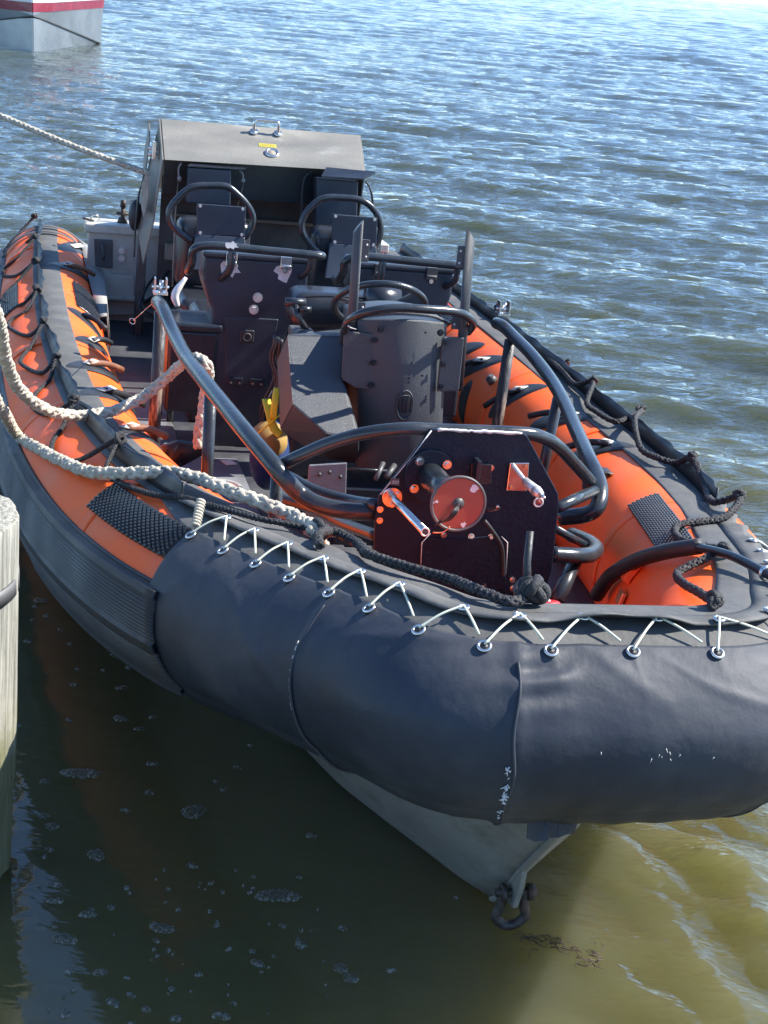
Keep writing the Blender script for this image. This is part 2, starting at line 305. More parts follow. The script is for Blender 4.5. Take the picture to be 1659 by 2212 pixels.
# ------------------------------------------------------------------ water
def chop(X, Y):
    """0 in the sheltered water between boat and camera, 1 in the open"""
    d = (X - .62) * .86 + (Y - 3.4) * .50                  # distance to the right of the bow
    r = 1 / (1 + np.exp(-d * 3.2))
    far = 1 / (1 + np.exp(-(Y - 9.0) * 1.1)); side = 1 / (1 + np.exp((X + 2.3) * 3.))
    return np.clip(.045 + .955 * np.maximum(r, np.maximum(far, side * .0)), 0, 1)
def water():
    az = np.concatenate([np.linspace(-180, -28, 24, endpoint=False), np.linspace(-28, -17.5, 14, endpoint=False), np.linspace(-17.5, 17.5, 520, endpoint=False), np.linspace(17.5, 28, 14, endpoint=False), np.linspace(28, 180, 24, endpoint=False)])
    az = np.radians(az); r = [1.2]
    while r[-1] < 6000: r.append(r[-1] * (1.0047 if 2.2 < r[-1] < 160 else 1.12))
    r = np.array(r); A, R = np.meshgrid(az, r); X = R * np.sin(A); Y = R * np.cos(A); Hh = np.zeros_like(X); g = np.random.default_rng(11)
    for lam in np.geomspace(.13, 2.6, 72):
        th = math.radians(15) + g.normal(0, .42); k = 2 * math.pi / lam; amp = .0044 * lam ** .60 * g.uniform(.6, 1.2)
        fade = np.clip(lam / (R * .0047 * 2.6), 0, 1) ** 2
        ph = k * (X * math.sin(th) + Y * math.cos(th)) + g.uniform(0, 6.28)
        warp = .9 * np.sin(.55 / lam * (X * math.cos(th * 1.7) * 1.0 + Y * .33) + g.uniform(0, 6.28)) * 1.6
        s = np.sin(ph + warp); Hh += amp * fade * (s + .28 * np.cos(2 * (ph + warp)))
    gust = .80 + .28 * np.sin(X * .21 + Y * .05 + 1.) * np.sin(Y * .13 - X * .07)
    ch = chop(X, Y); Hh *= ch * np.clip(gust, .45, 1.2)
    Hh += .0011 * np.sin(2 * math.pi * (X * .9 + Y * .5) / .62 + 1.2 * np.sin(Y * 2.1)) * np.exp(-R / 14)
    near = np.exp(-((X - 1.12) / .50) ** 4 - ((Y - 2.9) / 1.3) ** 2)              # wavelets running in round the right side of the bow
    for lam, deg, ph0 in ((.42, 62, .4), (.29, 48, 2.), (.21, 70, 4.1), (.15, 40, 1.2), (.11, 60, 3.3), (.085, 30, .7), (.065, 75, 2.7)):
        t_ = math.radians(deg); k = 2 * math.pi / lam; Hh += near * (.20 if lam > .2 else .15) * lam / 6.283 * np.sin(k * (X * math.sin(t_) + Y * math.cos(t_)) + ph0 + 1.5 * np.sin(4.3 * X - 3.1 * Y + ph0) + 1.1 * np.sin(7.1 * Y + 3. * X - ph0))
    nr, na = R.shape; v = np.column_stack([X.ravel(), Y.ravel(), Hh.ravel()]); v = np.vstack([v, [0, 0, 0]])
    i, j = np.meshgrid(np.arange(nr - 1), np.arange(na), indexing='ij'); j2 = (j + 1) % na
    q = np.stack([i * na + j, i * na + j2, (i + 1) * na + j2, (i + 1) * na + j], -1).reshape(-1, 4)
    me = bpy.data.meshes.new('water'); nq = len(q); me.vertices.add(len(v)); me.vertices.foreach_set('co', v.ravel())
    t = np.array([[len(v) - 1, (k + 1) % na, k] for k in range(na)]); lo = np.concatenate([q[:, ::-1].ravel(), t[:, ::-1].ravel()])
    me.loops.add(len(lo)); me.loops.foreach_set('vertex_index', lo); me.polygons.add(nq + na)
    me.polygons.foreach_set('loop_start', np.concatenate([np.arange(nq) * 4, nq * 4 + np.arange(na) * 3])); me.polygons.foreach_set('use_smooth', [True] * (nq + na)); me.update(); me.validate()
    a = me.attributes.new('chop', 'FLOAT', 'POINT'); a.data.foreach_set('value', np.append(ch.ravel(), .05))
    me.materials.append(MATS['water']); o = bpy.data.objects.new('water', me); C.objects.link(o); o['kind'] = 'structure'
    if (o.matrix_world @ me.polygons[1000].normal).z < 0: me.flip_normals()
water()

# ------------------------------------------------------------------ the rigid inflatable boat
boat = empty('inflatable_boat', (0, 6, -.38), BM)
tag(boat, 'orange and black rigid inflatable boat moored with its blunt bow to the viewer', 'boat')

UC = ULEN / 2
U0, U1 = 6.06, ULEN - 6.06          # bow cover runs between these stations
def shell(us, phis, h, rows=None):
    v = []; 
    for i, u in enumerate(us):
        for j, p in enumerate(phis): v.append(on(u, p, h(u, p) if callable(h) else h))
    n = len(phis); f = [(i * n + j, i * n + j + 1, (i + 1) * n + j + 1, (i + 1) * n + j) for i in range(len(us) - 1) for j in range(n - 1)]
    return v, f
def solid_shell(us, phis, h, t=.006):
    """a sheet lying on the collar, with its own thickness and closed edges"""
    us = list(us); phis = list(phis); n = len(phis); m = len(us); hh = (lambda u, p: h(u, p)) if callable(h) else (lambda u, p: h)
    v = [on(u, p, hh(u, p)) for u in us for p in phis] + [on(u, p, hh(u, p) - t) for u in us for p in phis]; K = m * n
    f = [(i * n + j, i * n + j + 1, (i + 1) * n + j + 1, (i + 1) * n + j) for i in range(m - 1) for j in range(n - 1)]
    f += [(K + i * n + j, K + (i + 1) * n + j, K + (i + 1) * n + j + 1, K + i * n + j + 1) for i in range(m - 1) for j in range(n - 1)]
    for i in range(m - 1): f += [(i * n, (i + 1) * n, K + (i + 1) * n, K + i * n), (i * n + n - 1, K + i * n + n - 1, K + (i + 1) * n + n - 1, (i + 1) * n + n - 1)]
    for j in range(n - 1): f += [(j, K + j, K + j + 1, j + 1), ((m - 1) * n + j, (m - 1) * n + j + 1, K + (m - 1) * n + j + 1, K + (m - 1) * n + j)]
    return v, f
# collar: shallow pillowing between the inner baffles, slight dents
SEAMS = [1.0, 2.3, 3.35, 4.35, 5.55, 8.80, 10.0, 11.0, 12.05, 13.4]
def pillow(u, p):
    d = min(abs(u - s) for s in SEAMS); return -.0035 * math.exp(-(d / .012) ** 2) + .0022 * math.sin(u * 3.1 + p * .03)
us = np.linspace(0, ULEN, 560); phis = np.linspace(-180, 180, 73)
col = G().add(shell(us, phis, pillow))
for e, uu in ((0, 0), (len(us) - 1, ULEN)):                          # closed ends
    n = len(phis); b = len(col.v); col.v.append(tuple(ctr(uu) + np.array([0, .12, 0]))); 
    for j in range(n - 1): col.f.append((e * n + j, e * n + j + 1, b)); col.sm.append(True)
collar = link('collar', col, 'orange_fabric', boat); collar['label'] = 'orange inflatable collar tube'
# glued orange overlap panels (visible seams), grey top band, strake
for s in SEAMS:
    link('seam_tape', solid_shell(np.linspace(s - .03, s + .03, 4), np.linspace(-95, 66, 40), lambda u, p: .0022, .003), 'orange_fabric', boat)
def bandw(u):       # the grey top band widens into the whole deck of the bow
    k = max(0, min(1, (u - 5.75) / .35)) * max(0, min(1, (U1 + .3 - u) / .35)); return k
ub = np.linspace(.28, ULEN - .28, 420)
v = []
PH = np.linspace(0, 1, 18)
def bh(u, t, h=.0035):
    k = bandw(u); a = -13 + 1.2 * math.sin(u * 1.7) - 4 * k; b = 17 + 16 * k; return on(u, a + (b - a) * t, h)
v = [bh(u, t) for u in ub for t in PH] + [bh(u, t, .0002) for u in ub for t in PH]; n = len(PH); m_ = len(ub); K = n * m_
f = [(i * n + j, i * n + j + 1, (i + 1) * n + j + 1, (i + 1) * n + j) for i in range(m_ - 1) for j in range(n - 1)] + [(K + i * n + j, K + (i + 1) * n + j, K + (i + 1) * n + j + 1, K + i * n + j + 1) for i in range(m_ - 1) for j in range(n - 1)]
for i in range(m_ - 1): f += [(i * n, (i + 1) * n, K + (i + 1) * n, K + i * n), (i * n + n - 1, K + i * n + n - 1, K + (i + 1) * n + n - 1, (i + 1) * n + n - 1)]
link('top_band', (v, f), 'grey_band', boat)
# rubbing strake with fine lengthwise ribs
def strake_h(u, p):
    q = (p - 66) / 66.
    base = .020 if 0 <= q <= 1 else .006
    if abs(q - .03) < .035 or abs(q - .46) < .04 or abs(q - .97) < .03: return base + .012
    return base + (.0045 if int(p * 1.0) % 2 else 0.)
ps = np.arange(62, 137.1, .5)
for a, b in ((.3, U0 + .06), (U1 - .06, ULEN - .3)):
    link('rubbing_strake', solid_shell(np.linspace(a, b, 160), ps, strake_h, .012), 'strake_rubber', boat)
# bow cover with creases
cn = np.random.default_rng(3)
CR = [(cn.uniform(U0, U1), cn.uniform(30, 80), cn.uniform(-14, 14), cn.uniform(.02, .05), cn.uniform(.001, .0035)) for _ in range(20)]
CU = [7.015, 7.50, 6.655]
GR = [6.08, 6.23, 6.37, 6.50, 6.64, 6.79, 6.91, 6.98, 7.055, 7.225, 7.40]
def cover_h(u, p):
    h = .010 + .003 * math.sin(u * 5 + p * .02) + .002 * math.sin(u * 11 - p * .06)
    for cu, cp, sl, wd, am in CR:
        d = (u - cu) - sl * (p - cp) * .0009; e = (p - cp) / 26.; h += am * math.exp(-(d / wd) ** 2 - e * e)
    for cu, am in ((CU[0], 1.), (CU[1], 1.), (CU[2], .5)):                            # sewn seams: a ridge, gathers near the corners
        d = u - cu; h += am * (.005 * math.exp(-(d / .010) ** 2) + .007 * math.sin(p * .42 + d * 30) * math.exp(-((d - .03) / .045) ** 2) * math.exp(-((p - 45) / 12.) ** 2) * (1 if am == 1. else 0))
    if p < 75:
        for gu in GR: h += .0022 * math.exp(-abs(u - gu - .0006 * (p - 31)) / .007) * math.exp(-(p - 31) / 14.) if p > 31 and abs(u - gu) < .06 else 0
    if p > 100 and 6.95 < u < 7.6: h += .0016 * math.sin(u * 60) * min(1, (p - 100) / 15)
    return h
cover = link('bow_cover', solid_shell(np.linspace(U0, U1, 520), np.linspace(27, 206, 116), cover_h, .007), 'cover_rubber', boat)
cover['label'] = 'black rubber cover laced over the bow'
for cu, lab in ((CU[0], 1), (CU[1], 1), (CU[2], 0)):
    us2 = [cu + .002 * math.sin(k * .31) for k in range(60)]; pp = np.linspace(38, 165, 60)
    link('cover_seam', sweep([on(a, p, .014) for a, p in zip(us2, pp)], .0035, 6), 'cover_rubber', cover)
g = G()
for k in range(44):                                              # white frayed stitching, in lengths, low on the left corner seam
    p = random.choice([random.uniform(84, 99), random.uniform(96, 108), random.uniform(99, 105), random.uniform(110, 130)]); a = CU[0] - .004 + random.gauss(0, .0012); L = random.uniform(.4, 1.8)
    g.add(sweep([on(a, p, cover_h(a, p) + .004), on(a + random.gauss(-.0006, .0015), p + L, cover_h(a, p + L) + .003)], [random.uniform(.001, .0032), .0008], 5))
for k in range(9):                                              # small scratches on the front
    a = 7.28 + random.gauss(0, .05); p = 78 + random.gauss(0, 4); L = random.uniform(.5, 2.); g.add(sweep([on(a, p, cover_h(a, p) + .0015), on(a + random.uniform(-.004, .004), p + L, cover_h(a, p + L) + .0015)], .0009, 4))
for k in range(16):
    p = random.uniform(55, 100); a = CU[2] - .004; g.add(sweep([on(a, p, cover_h(a, p) + .004), on(a, p + random.uniform(.5, 2), cover_h(a, p) + .004)], .0012, 5))
link('frayed_stitching', g, 'bare_chip', cover)['kind'] = 'stuff'
for a, sgn in ((U0, 1), (U1, -1)):                                       # pale cut edge of the cover
    pp = [q for q in np.linspace(70, 118, 40)]
    link('cut_edge', sweep([on(a - sgn * .002, p, .016 + .002 * math.sin(p)) for p in pp], [.0008, .003, .0012, .004, .001], 6), 'bare_chip', cover)

# standing flap along the top of the collar: real sheet, wavy free edge
KNOTS_L = [u for u, p in [(0.22,16),(1.11,12),(1.86,10),(2.60,10),(3.25,8),(3.89,8),(4.63,12),(5.29,8),(5.93,10)]] 
def flap(u0, u1, ph0, tall, wav, name, nseg):
    v = []; us_ = np.linspace(u0, u1, nseg)
    for u in us_:
        wv = wav * math.sin(u * 2 * math.pi / .34 + 1.3 * math.sin(u * 2.1)) + wav * .5 * math.sin(u * 2 * math.pi / .21)
        b = on(u, ph0, .003); nn = on_n(u, ph0); c, t, o, w_ = frame(u)
        hh = tall(u) if callable(tall) else tall
        for k, (a, q) in enumerate(((0, 0), (.5, .35), (1., 1.))):
            v.append(b + nn * hh * a + o * (wv * q) * (1 + 0 * k))
    n = len(us_); f = [(i * 3 + j, i * 3 + j + 1, (i + 1) * 3 + j + 1, (i + 1) * 3 + j) for i in range(n - 1) for j in range(2)]
    return link(name, (v, f), 'black_rubber', boat, solid=.004)
v = []; us_ = np.linspace(.3, 5.85, 330); kn = sorted(KNOTS_L)
for u in us_:
    i_ = int(np.searchsorted(kn, u)); a_ = kn[i_ - 1] if i_ else 0; b_ = kn[i_] if i_ < len(kn) else 6.1; fr_ = (u - a_) / max(.05, b_ - a_); bul = math.sin(math.pi * min(1, max(0, fr_)))
    c, t, o, w_ = frame(u); b0 = on(u, 12, .003); nn = on_n(u, 8); lean = .004 + .026 * bul + .004 * math.sin(u * 31); hh = .050 + .006 * bul
    for a_, q_ in ((0, 0), (.35, .2), (.7, .6), (1., 1.)): v.append(b0 + nn * hh * a_ - o * lean * q_)
link('lifeline_flap', (v, [(i * 4 + j, i * 4 + j + 1, (i + 1) * 4 + j + 1, (i + 1) * 4 + j) for i in range(329) for j in range(3)]), 'black_rubber', boat, solid=.004)
flap(8.75, ULEN - .3, 12, .058, .0055, 'lifeline_flap', 320)
v = []; us_ = np.linspace(5.85, 8.75, 300)
for u in us_:
    lift = .010 + .007 * math.sin(u * 2 * math.pi / .155) + (.022 * max(0, math.sin((u - 7.06) / .32 * math.pi)) if 7.06 < u < 7.70 else 0)
    for k, (p, h_) in enumerate(((2, .004), (7, .010), (12, .012 + lift * .6), (15.5 + 1.2 * math.sin(u * 2 * math.pi / .155), .010 + lift))): v.append(on(u, p, h_))
link('lacing_flap', (v, [(i * 4 + j, i * 4 + j + 1, (i + 1) * 4 + j + 1, (i + 1) * 4 + j) for i in range(299) for j in range(3)]), 'grey_band', boat, solid=.004)

# lacing: grommets in the cover and in the flap, cord zigzag between them
cg = [6.08, 6.23, 6.37, 6.50, 6.64, 6.79, 6.91, 6.98, 7.055, 7.225, 7.40, 7.52, 7.63]
while cg[-1] < 8.25: cg.append(cg[-1] + .115)
fg = [6.11, 6.24, 6.38, 6.52, 6.65, 6.79, 6.945, 7.02, 7.14, 7.30, 7.425]
while fg[-1] < 8.20: fg.append(fg[-1] + .115)
gm0 = None
def grommet(p, nrm, R=.0135):
    g_ = G().add(torus(p, nrm, R, .0042, 20, 8)); z = Vector(nrm).normalized(); g_.add(cyl(Vector(p) - z * .006, Vector(p) + z * .0005, R - .003, n=14))
    return g_
def ring(parent, p, nrm, R=.0122):
    o = link('grommet', torus(p, nrm, R, .0034, 20, 8), 'steel', parent); z = Vector(nrm).normalized()
    link('eyelet_hole', cyl(Vector(p) - z * .004, Vector(p) + z * .0012, R - .002, n=14), 'black_rubber', o if parent == boat else parent); return o
PC = []; PF = []
for u in cg:
    p = on(u, 31.5, cover_h(u, 31.5) + .003); ring(boat, p, on_n(u, 31.5)); PC.append(p)
for u in fg:
    p = on(u, 12.5, .024); ring(boat, p, on_n(u, 6), .0105); PF.append(p + np.array([0, 0, .004]))
def cord(a, b, sag=.0):
    a = np.array(a); b = np.array(b); m1 = (a + b) / 2; m1[2] += sag; return sweep(spline([a, m1, b], 6), .0027, 8)
for i in range(min(len(PC), len(PF))):
    link('lacing_cord', cord(PC[i] + [0, 0, .004], PF[i], .006), 'lace_cord', boat)
    if i + 1 < len(PC): link('lacing_cord', cord(PF[i], np.array(PC[i + 1]) * .74 + PF[i] * .26 + np.array([0, 0, .002]), .003), 'lace_cord', boat)
# knot of white cord at the first grommet
k0 = np.array(PC[0]); g = G()
for k in range(9): g.add(torus(k0 + np.array([.012 + .002 * k, .012 + .012 * k * .6, .02 + .009 * k * .6]), (.3, .7, .7), .009, .004, 12, 6))
link('cord_knot', g, 'white_rope', boat)

# diamond tread patches
def tread(u0, u1, p0, p1, nu, npp, name='tread_patch'):
    g_ = G().add(solid_shell(np.linspace(u0, u1, 14), np.linspace(p0, p1, 12), .008, .008))
    o = link(name, g_, 'tread_rubber', boat); g_ = G()
    for i in range(nu):
        for j in range(npp):
            a = u0 + (u1 - u0) * (i + .5 + (.0 if j % 2 else .5)) / (nu + .5); b = p0 + (p1 - p0) * (j + .5) / npp; du = .46 * (u1 - u0) / nu; dp = .92 * (p1 - p0) / npp
            if a + du > max(u0, u1) or a - du < min(u0, u1): continue
            q = [on(a - du, b, .0085), on(a, b - dp, .0085), on(a + du, b, .0085), on(a, b + dp, .0085)]; tq = [on(a - du * .45, b, .0135), on(a, b - dp * .45, .0135), on(a + du * .45, b, .0135), on(a, b + dp * .45, .0135)]
            g_.add((q + tq, [(4, 5, 6, 7), (0, 1, 5, 4), (1, 2, 6, 5), (2, 3, 7, 6), (3, 0, 4, 7)]), False)
    s_ = link('tread_stud', g_, 'tread_rubber', o); s_['kind'] = 'stuff'
tread(5.50, 6.055, 27, 49, 20, 14)
tread(8.27, 8.90, -40, -19, 22, 14)
tread(1.98, 2.50, 34, 62, 14, 10)
tread(1.90, 2.52, -60, -26, 16, 14)
tread(12.1, 12.7, -42, -16, 14, 10)

# carrying handles: oval pads, grip, webbing tabs
def handle(ua, pa, ub_, pb, grip=True, tab=True, tan=True):
    """pad centred between two surface points, long axis along them; grip over the lower half"""
    h = empty('grab_handle', on((ua + ub_) / 2, (pa + pb) / 2)); 
    h.parent = boat; h.location = (Vector(ORG[h.name]) - Vector(ORG[boat.name])); h.matrix_parent_inverse = Matrix()
    uc, pc = (ua + ub_) / 2, (pa + pb) / 2; L = math.hypot((ub_ - ua), math.radians(pb - pa) * RT) * .5 + .04; ang = math.atan2(math.radians(pb - pa) * RT, ub_ - ua)
    v = []; nr = 6; na = 28
    for i in range(nr + 1):
        for k in range(na):
            t = 2 * math.pi * k / na; x = L * math.cos(t) * i / nr; y = .062 * math.sin(t) * i / nr
            du = x * math.cos(ang) - y * math.sin(ang); dp = x * math.sin(ang) + y * math.cos(ang)
            v.append(on(uc + du, pc + math.degrees(dp / RT), .0075 - .0055 * (i == nr)))
    f = [(i * na + k, i * na + (k + 1) % na, (i + 1) * na + (k + 1) % na, (i + 1) * na + k) for i in range(nr) for k in range(na)]
    link('pad', (v, f), 'black_rubber', h)
    if grip:
        g0 = np.array(on(ua + (ub_ - ua) * .30, pa + (pb - pa) * .30, .012)); g1 = np.array(on(ub_, pb, .045)); pts = [g0 * (1 - t) + g1 * t + np.array([0, 0, .012 * math.sin(math.pi * t)]) for t in np.linspace(0, 1, 10)]
        link('grip', sweep(pts, .0125, 10), 'tan_grip' if tan else 'black_rubber', h)
        if tab:
            a = [on(ua + (ub_ - ua) * t, pa + (pb - pa) * t + s_ * (3.6 if t < .3 else 2.8), .013 + .02 * max(0, t - .24) / .2) for t, s_ in ((.24, -1), (.24, 1), (.42, 1), (.42, -1))]
            link('webbing_tab', (a, [(0, 1, 2, 3)]), 'tag_white', h, solid=.003)
HL = [[(1.06,-10),(0.05,-80)], [(1.62,0),(1.41,-52)], [(3.28,-18),(3.12,-48)], [(3.81,2),(3.63,-46)], [(4.27,4),(3.94,-60)], [(4.88,4),(4.71,-46)]]
for k, ((a, pa), (b, pb)) in enumerate(HL): handle(a, pa - 4, b, max(-88, pb), tan=k in (1, 3, 5))
HL2 = [[(2.65,-22),(2.84,-48)]]
for (a, pa), (b, pb) in HL2: handle(a, pa, b, max(-85, pb), tab=False, tan=False)
HR = [[(11.28,-30),(11.54,-70)], [(10.75,-26),(10.89,-68)], [(10.19,-14),(10.40,-48)], [(9.67,-12),(9.82,-46)]]
for (a, pa), (b, pb) in HR: handle(a, pa + 4, b, max(-88, pb), tan=False)
(a, pa), = [(11.70,-38)]; handle(a - .1, pa + 6, a + .1, pa - 30, False)
(a, pa), = [(11.31,-84)]; handle(a, pa + 14, a, pa - 14, False)
(a, pa), = [(11.10,-48)]; vb = on(a, pa, .0); link('valve', G().add(cyl(vb, vb + on_n(a, pa) * .03, .024, .02, 14)).add(cyl(vb + on_n(a, pa) * .03, vb + on_n(a, pa) * .034, .013, n=12)), 'dark_metal', boat)
(a, pa), = [(9.40,-36)]; 
link('webbing_strap', solid_shell(np.linspace(a - .05, a + .05, 4), np.linspace(pa - 22, pa + 2, 10), lambda u, p: .006 + .03 * math.sin((p - pa + 22) / 24 * math.pi), .004), 'black_rubber', boat)

# lifelines: black plaited rope looped from knot to knot outside the flap
def knot_at(p, name='rope_knot', parent=None, s=1.):
    g_ = G()
    for k in range(4):
        d = Vector((random.uniform(-1, 1), random.uniform(-1, 1), random.uniform(-1, 1)))
        g_.add(torus(Vector(p) + Vector((random.uniform(-.008, .008), random.uniform(-.008, .008), random.uniform(0, .012))) * s, d, .0125 * s, .0072 * s, 14, 8))
    return link(name, g_, 'black_rope', parent)
life_l = empty('lifeline_rope', on(3.4, 8, .06)); life_l.parent = boat; life_l.location = Vector(ORG[life_l.name]) - Vector(ORG[boat.name])
LOOPS = [[(0.19,16),(0.24,42),(0.34,64),(0.39,70),(0.05,78),(1.09,14)], [(1.11,12),(1.21,36),(1.19,56),(1.40,56),(1.75,34),(1.86,12)], [(1.86,12),(1.93,34),(1.99,52),(2.20,50),(2.54,30),(2.59,12)], [(2.59,12),(2.70,24),(2.73,42),(2.86,44),(3.21,26),(3.25,10)], [(3.28,12),(3.39,26),(3.49,36),(3.60,38),(3.86,24),(3.87,10)], [(3.90,12),(3.98,20),(4.10,34),(4.23,40),(4.48,30),(4.61,12)], [(4.64,14),(4.69,26),(4.80,38),(4.92,42),(5.14,34),(5.27,10)]]
for L in LOOPS:
    pts = [on(u, p, .010 + (.055 if k in (0, len(L) - 1) else 0)) for k, (u, p) in enumerate(L)]
    link('rope_loop', braid(spline(pts, 10), .0080, .042, 5, 3, 7), 'black_rope', life_l)
    knot_at(pts[0], parent=life_l, s=.9)
pts = [on(u, p, h_) for (u, p), h_ in zip([(5.27,10),(5.35,22),(5.41,26),(5.53,26),(5.74,20),(5.86,12),(6.01,8),(6.17,0),(6.25,-12),(6.31,-18)], (.055, .02, .012, .014, .014, .018, .022, .022, .022, .022))]
link('rope_loop', braid(spline(pts, 10), .0080, .042, 5, 3, 7), 'black_rope', life_l); knot_at(pts[0], parent=life_l)
knot_at(pts[-1], parent=life_l, s=1.2)
pts = [on(u, p, h_) for (u, p), h_ in zip([(6.44,2),(6.38,-6),(6.33,-22),(6.43,-22),(6.57,-8),(6.70,-8),(6.80,-14),(6.94,-8),(7.01,0),(7.05,-10)], (.02, .03, .035, .03, .026, .026, .026, .026, .022, .024))]
link('rope_loop', braid(spline(pts, 10), .0120, .05, 5, 3, 7), 'black_rope', life_l)
kp = np.array(pts[-1]); knot_at(kp + np.array([0, 0, .012]), parent=life_l, s=1.5); knot_at(kp + np.array([.01, .0, .0]), parent=life_l, s=1.4)
link('rope_end', sweep([kp, kp + np.array([0, .03, .06]), kp + np.array([.005, .05, .125])], [.010, .009, .008], 10), 'black_rubber', life_l)
life_r = empty('lifeline_rope', on(10.4, 12, .06)); life_r.parent = boat; life_r.location = Vector(ORG[life_r.name]) - Vector(ORG[boat.name])
RL = [[(13.2, 14, .07), (12.9, 50, .01), (12.6, 60, .01), (12.3, 40, .01), (12.05, 14, .07)], [(12.05, 14, .07), (11.8, 50, .01), (11.5, 62, .01), (11.2, 40, .01), (10.95, 14, .07)]]
for L in RL: link('rope_loop', braid(spline([on(*q) for q in L], 10), .0100, .05, 5, 3, 7), 'black_rope', life_r); knot_at(on(*L[0]), parent=life_r)
rp = [(11.12,10),(10.89,8),(10.64,4),(10.54,10),(10.33,-4),(10.17,-6),(9.98,0),(10.14,24),(9.80,2),(9.51,-6),(9.33,-2),(9.29,8),(9.16,10),(8.95,12),(8.66,6),(8.60,16),(8.48,6),(8.40,-20),(8.35,-26),(8.24,-26),(8.11,-16),(8.05,-10),(7.99,-20),(7.94,-34),(7.89,-36),(7.74,-30),(7.62,-24),(7.46,-4)]
hts = [.06] * len(rp)
for i in range(len(rp)): hts[i] = .075 if i in (3, 7, 8, 12, 15) else (.03 if i < 16 else .022)
pts = [on(u, p, h_) for (u, p), h_ in zip(rp, hts)]
link('rope_loop', braid(spline(pts, 8), .0108, .05, 5, 3, 7), 'black_rope', life_r)
for i in (3, 7, 12, 15, 21, 27): knot_at(pts[i], parent=life_r, s=.9)

# black hose and rod lying over the right side of the bow
hp = [on(u, p, h_) for (u, p), h_ in zip([(8.48,-86),(8.39,-70),(8.27,-52),(8.16,-36),(8.08,-20)], (.03, .03, .03, .032, .035))]
link('bow_hose', sweep(spline(hp, 8), .021, 14), 'black_rubber', boat)
hp2 = [on(u, p, h_) for (u, p), h_ in zip([(8.08,-22),(7.94,-8),(7.81,8)], (.035, .035, .035))]; hp2.append(np.array(hp2[-1]) * 2 - np.array(hp2[-2]))
link('bow_rod', sweep(spline(hp2, 8), .0115, 12), 'black_paint', boat); link('hose_clamp', torus(hp2[2], np.array(hp2[3]) - hp2[2], .014, .005, 16, 8), 'steel', boat)
(a, pa), = [(8.32,-58)]; 
link('orange_cleat', G().add(solid_shell(np.linspace(a - .035, a + .035, 3), np.linspace(pa - 8, pa + 8, 4), .02, .018), False), 'orange_fabric', boat, False, .003)
(a, pa), = [(8.26,-74)]; link('buckle', solid_shell(np.linspace(a - .03, a + .03, 3), np.linspace(pa - 4, pa + 4, 4), .016, .012), 'copper', boat, False, .003)

# ------------------------------------------------------------------ hull under the collar
def hull():
    ct = np.array([(2.72,-.19,.03,-.14),(2.86,-.345,.13,-.16),(3.0,-.50,.25,-.19),(3.12,-.645,.34,-.22),(3.35,-.775,.46,-.26),(3.8,-.90,.64,-.32),(4.6,-.95,.82,-.40),(6.0,-.93,.93,-.45),(8.75,-.90,.95,-.48)])
    st = _spline(ct, 6); v = []
    for y, kz, half, cz in st:
        for q in np.linspace(-1, 1, 13):
            a_ = abs(q); flare = .05 * math.sin(math.pi * a_) * min(1, half / .3); v.append((.03 + half * q, y, kz + (cz - kz) * a_ - flare * (cz - kz) - .012 * (1 if .40 < a_ < .55 else 0)))
    n = 13; m_ = len(st); f = [(i * n + j, i * n + j + 1, (i + 1) * n + j + 1, (i + 1) * n + j) for i in range(m_ - 1) for j in range(n - 1)]
    f.append(tuple(range((m_ - 1) * n, m_ * n))); return v, f
hl = link('hull', hull(), 'hull_metal', boat, True)
hl['label'] = 'bare grey metal hull under the bow'
link('keel_strip', sweep(spline([(.03, 2.76, -.235), (.03, 3.0, -.502), (.03, 3.12, -.648), (.03, 3.35, -.778), (.03, 3.8, -.903)], 6), .011, 8, flat=.8), 'hull_metal', hl)
ey = [(.024, 2.97, -.44), (.024, 2.975, -.53), (.024, 3.00, -.60), (.024, 3.035, -.61), (.024, 3.07, -.58), (.024, 3.09, -.54)]
link('towing_eye', prism(ey, (.014, 0, 0)), 'hull_metal', boat, False, .003)
g = G()
for k in range(3):
    b0 = on(7.06 + .034 * k, 142, .0); b1 = on(7.105 + .034 * k, 142, .0); g.add(prism([b0, b1, b1 + np.array([-.002, .012 * (k - 1), -.05]), (b0 + b1) / 2 + np.array([0, .004, -.062 + .008 * k]), b0 + np.array([.004, .0, -.052])], (.0, .004 + .002 * k, 0)), False)
link('torn_flap', g, 'cover_rubber', cover)

# ------------------------------------------------------------------ inside: deck, transom
DZ = -.38
def inner_x(y, s): 
    us_ = np.linspace(0, UC, 200) if s < 0 else np.linspace(UC, ULEN, 200); c_ = min((ctr(u) for u in us_), key=lambda q: abs(q[1] - y)); return c_[0] - s * .10
dk = G(); ys = [2.95, 3.1, 3.4, 3.8, 4.3, 5, 6, 7, 8, 8.72]
v = []; 
for y in ys: zz = DZ + max(0, (4.2 - y)) * .12; v += [(inner_x(y, -1), y, zz), (inner_x(y, 1), y, zz)]
v += [(q[0], q[1], q[2] - .03) for q in v]; n = len(ys) * 2
f = [(2 * i, 2 * i + 1, 2 * i + 3, 2 * i + 2) for i in range(len(ys) - 1)] + [(n + 2 * i, n + 2 * i + 2, n + 2 * i + 3, n + 2 * i + 1) for i in range(len(ys) - 1)]
deck = link('deck', (v, f), 'deck_paint', boat, False)
def deck_panel(poly, h=.006, m='deck_light', name='deck_panel'):
    return link(name, prism([(x, y, DZ + .002) for x, y in poly], (0, 0, h)), m, deck, False, .003)
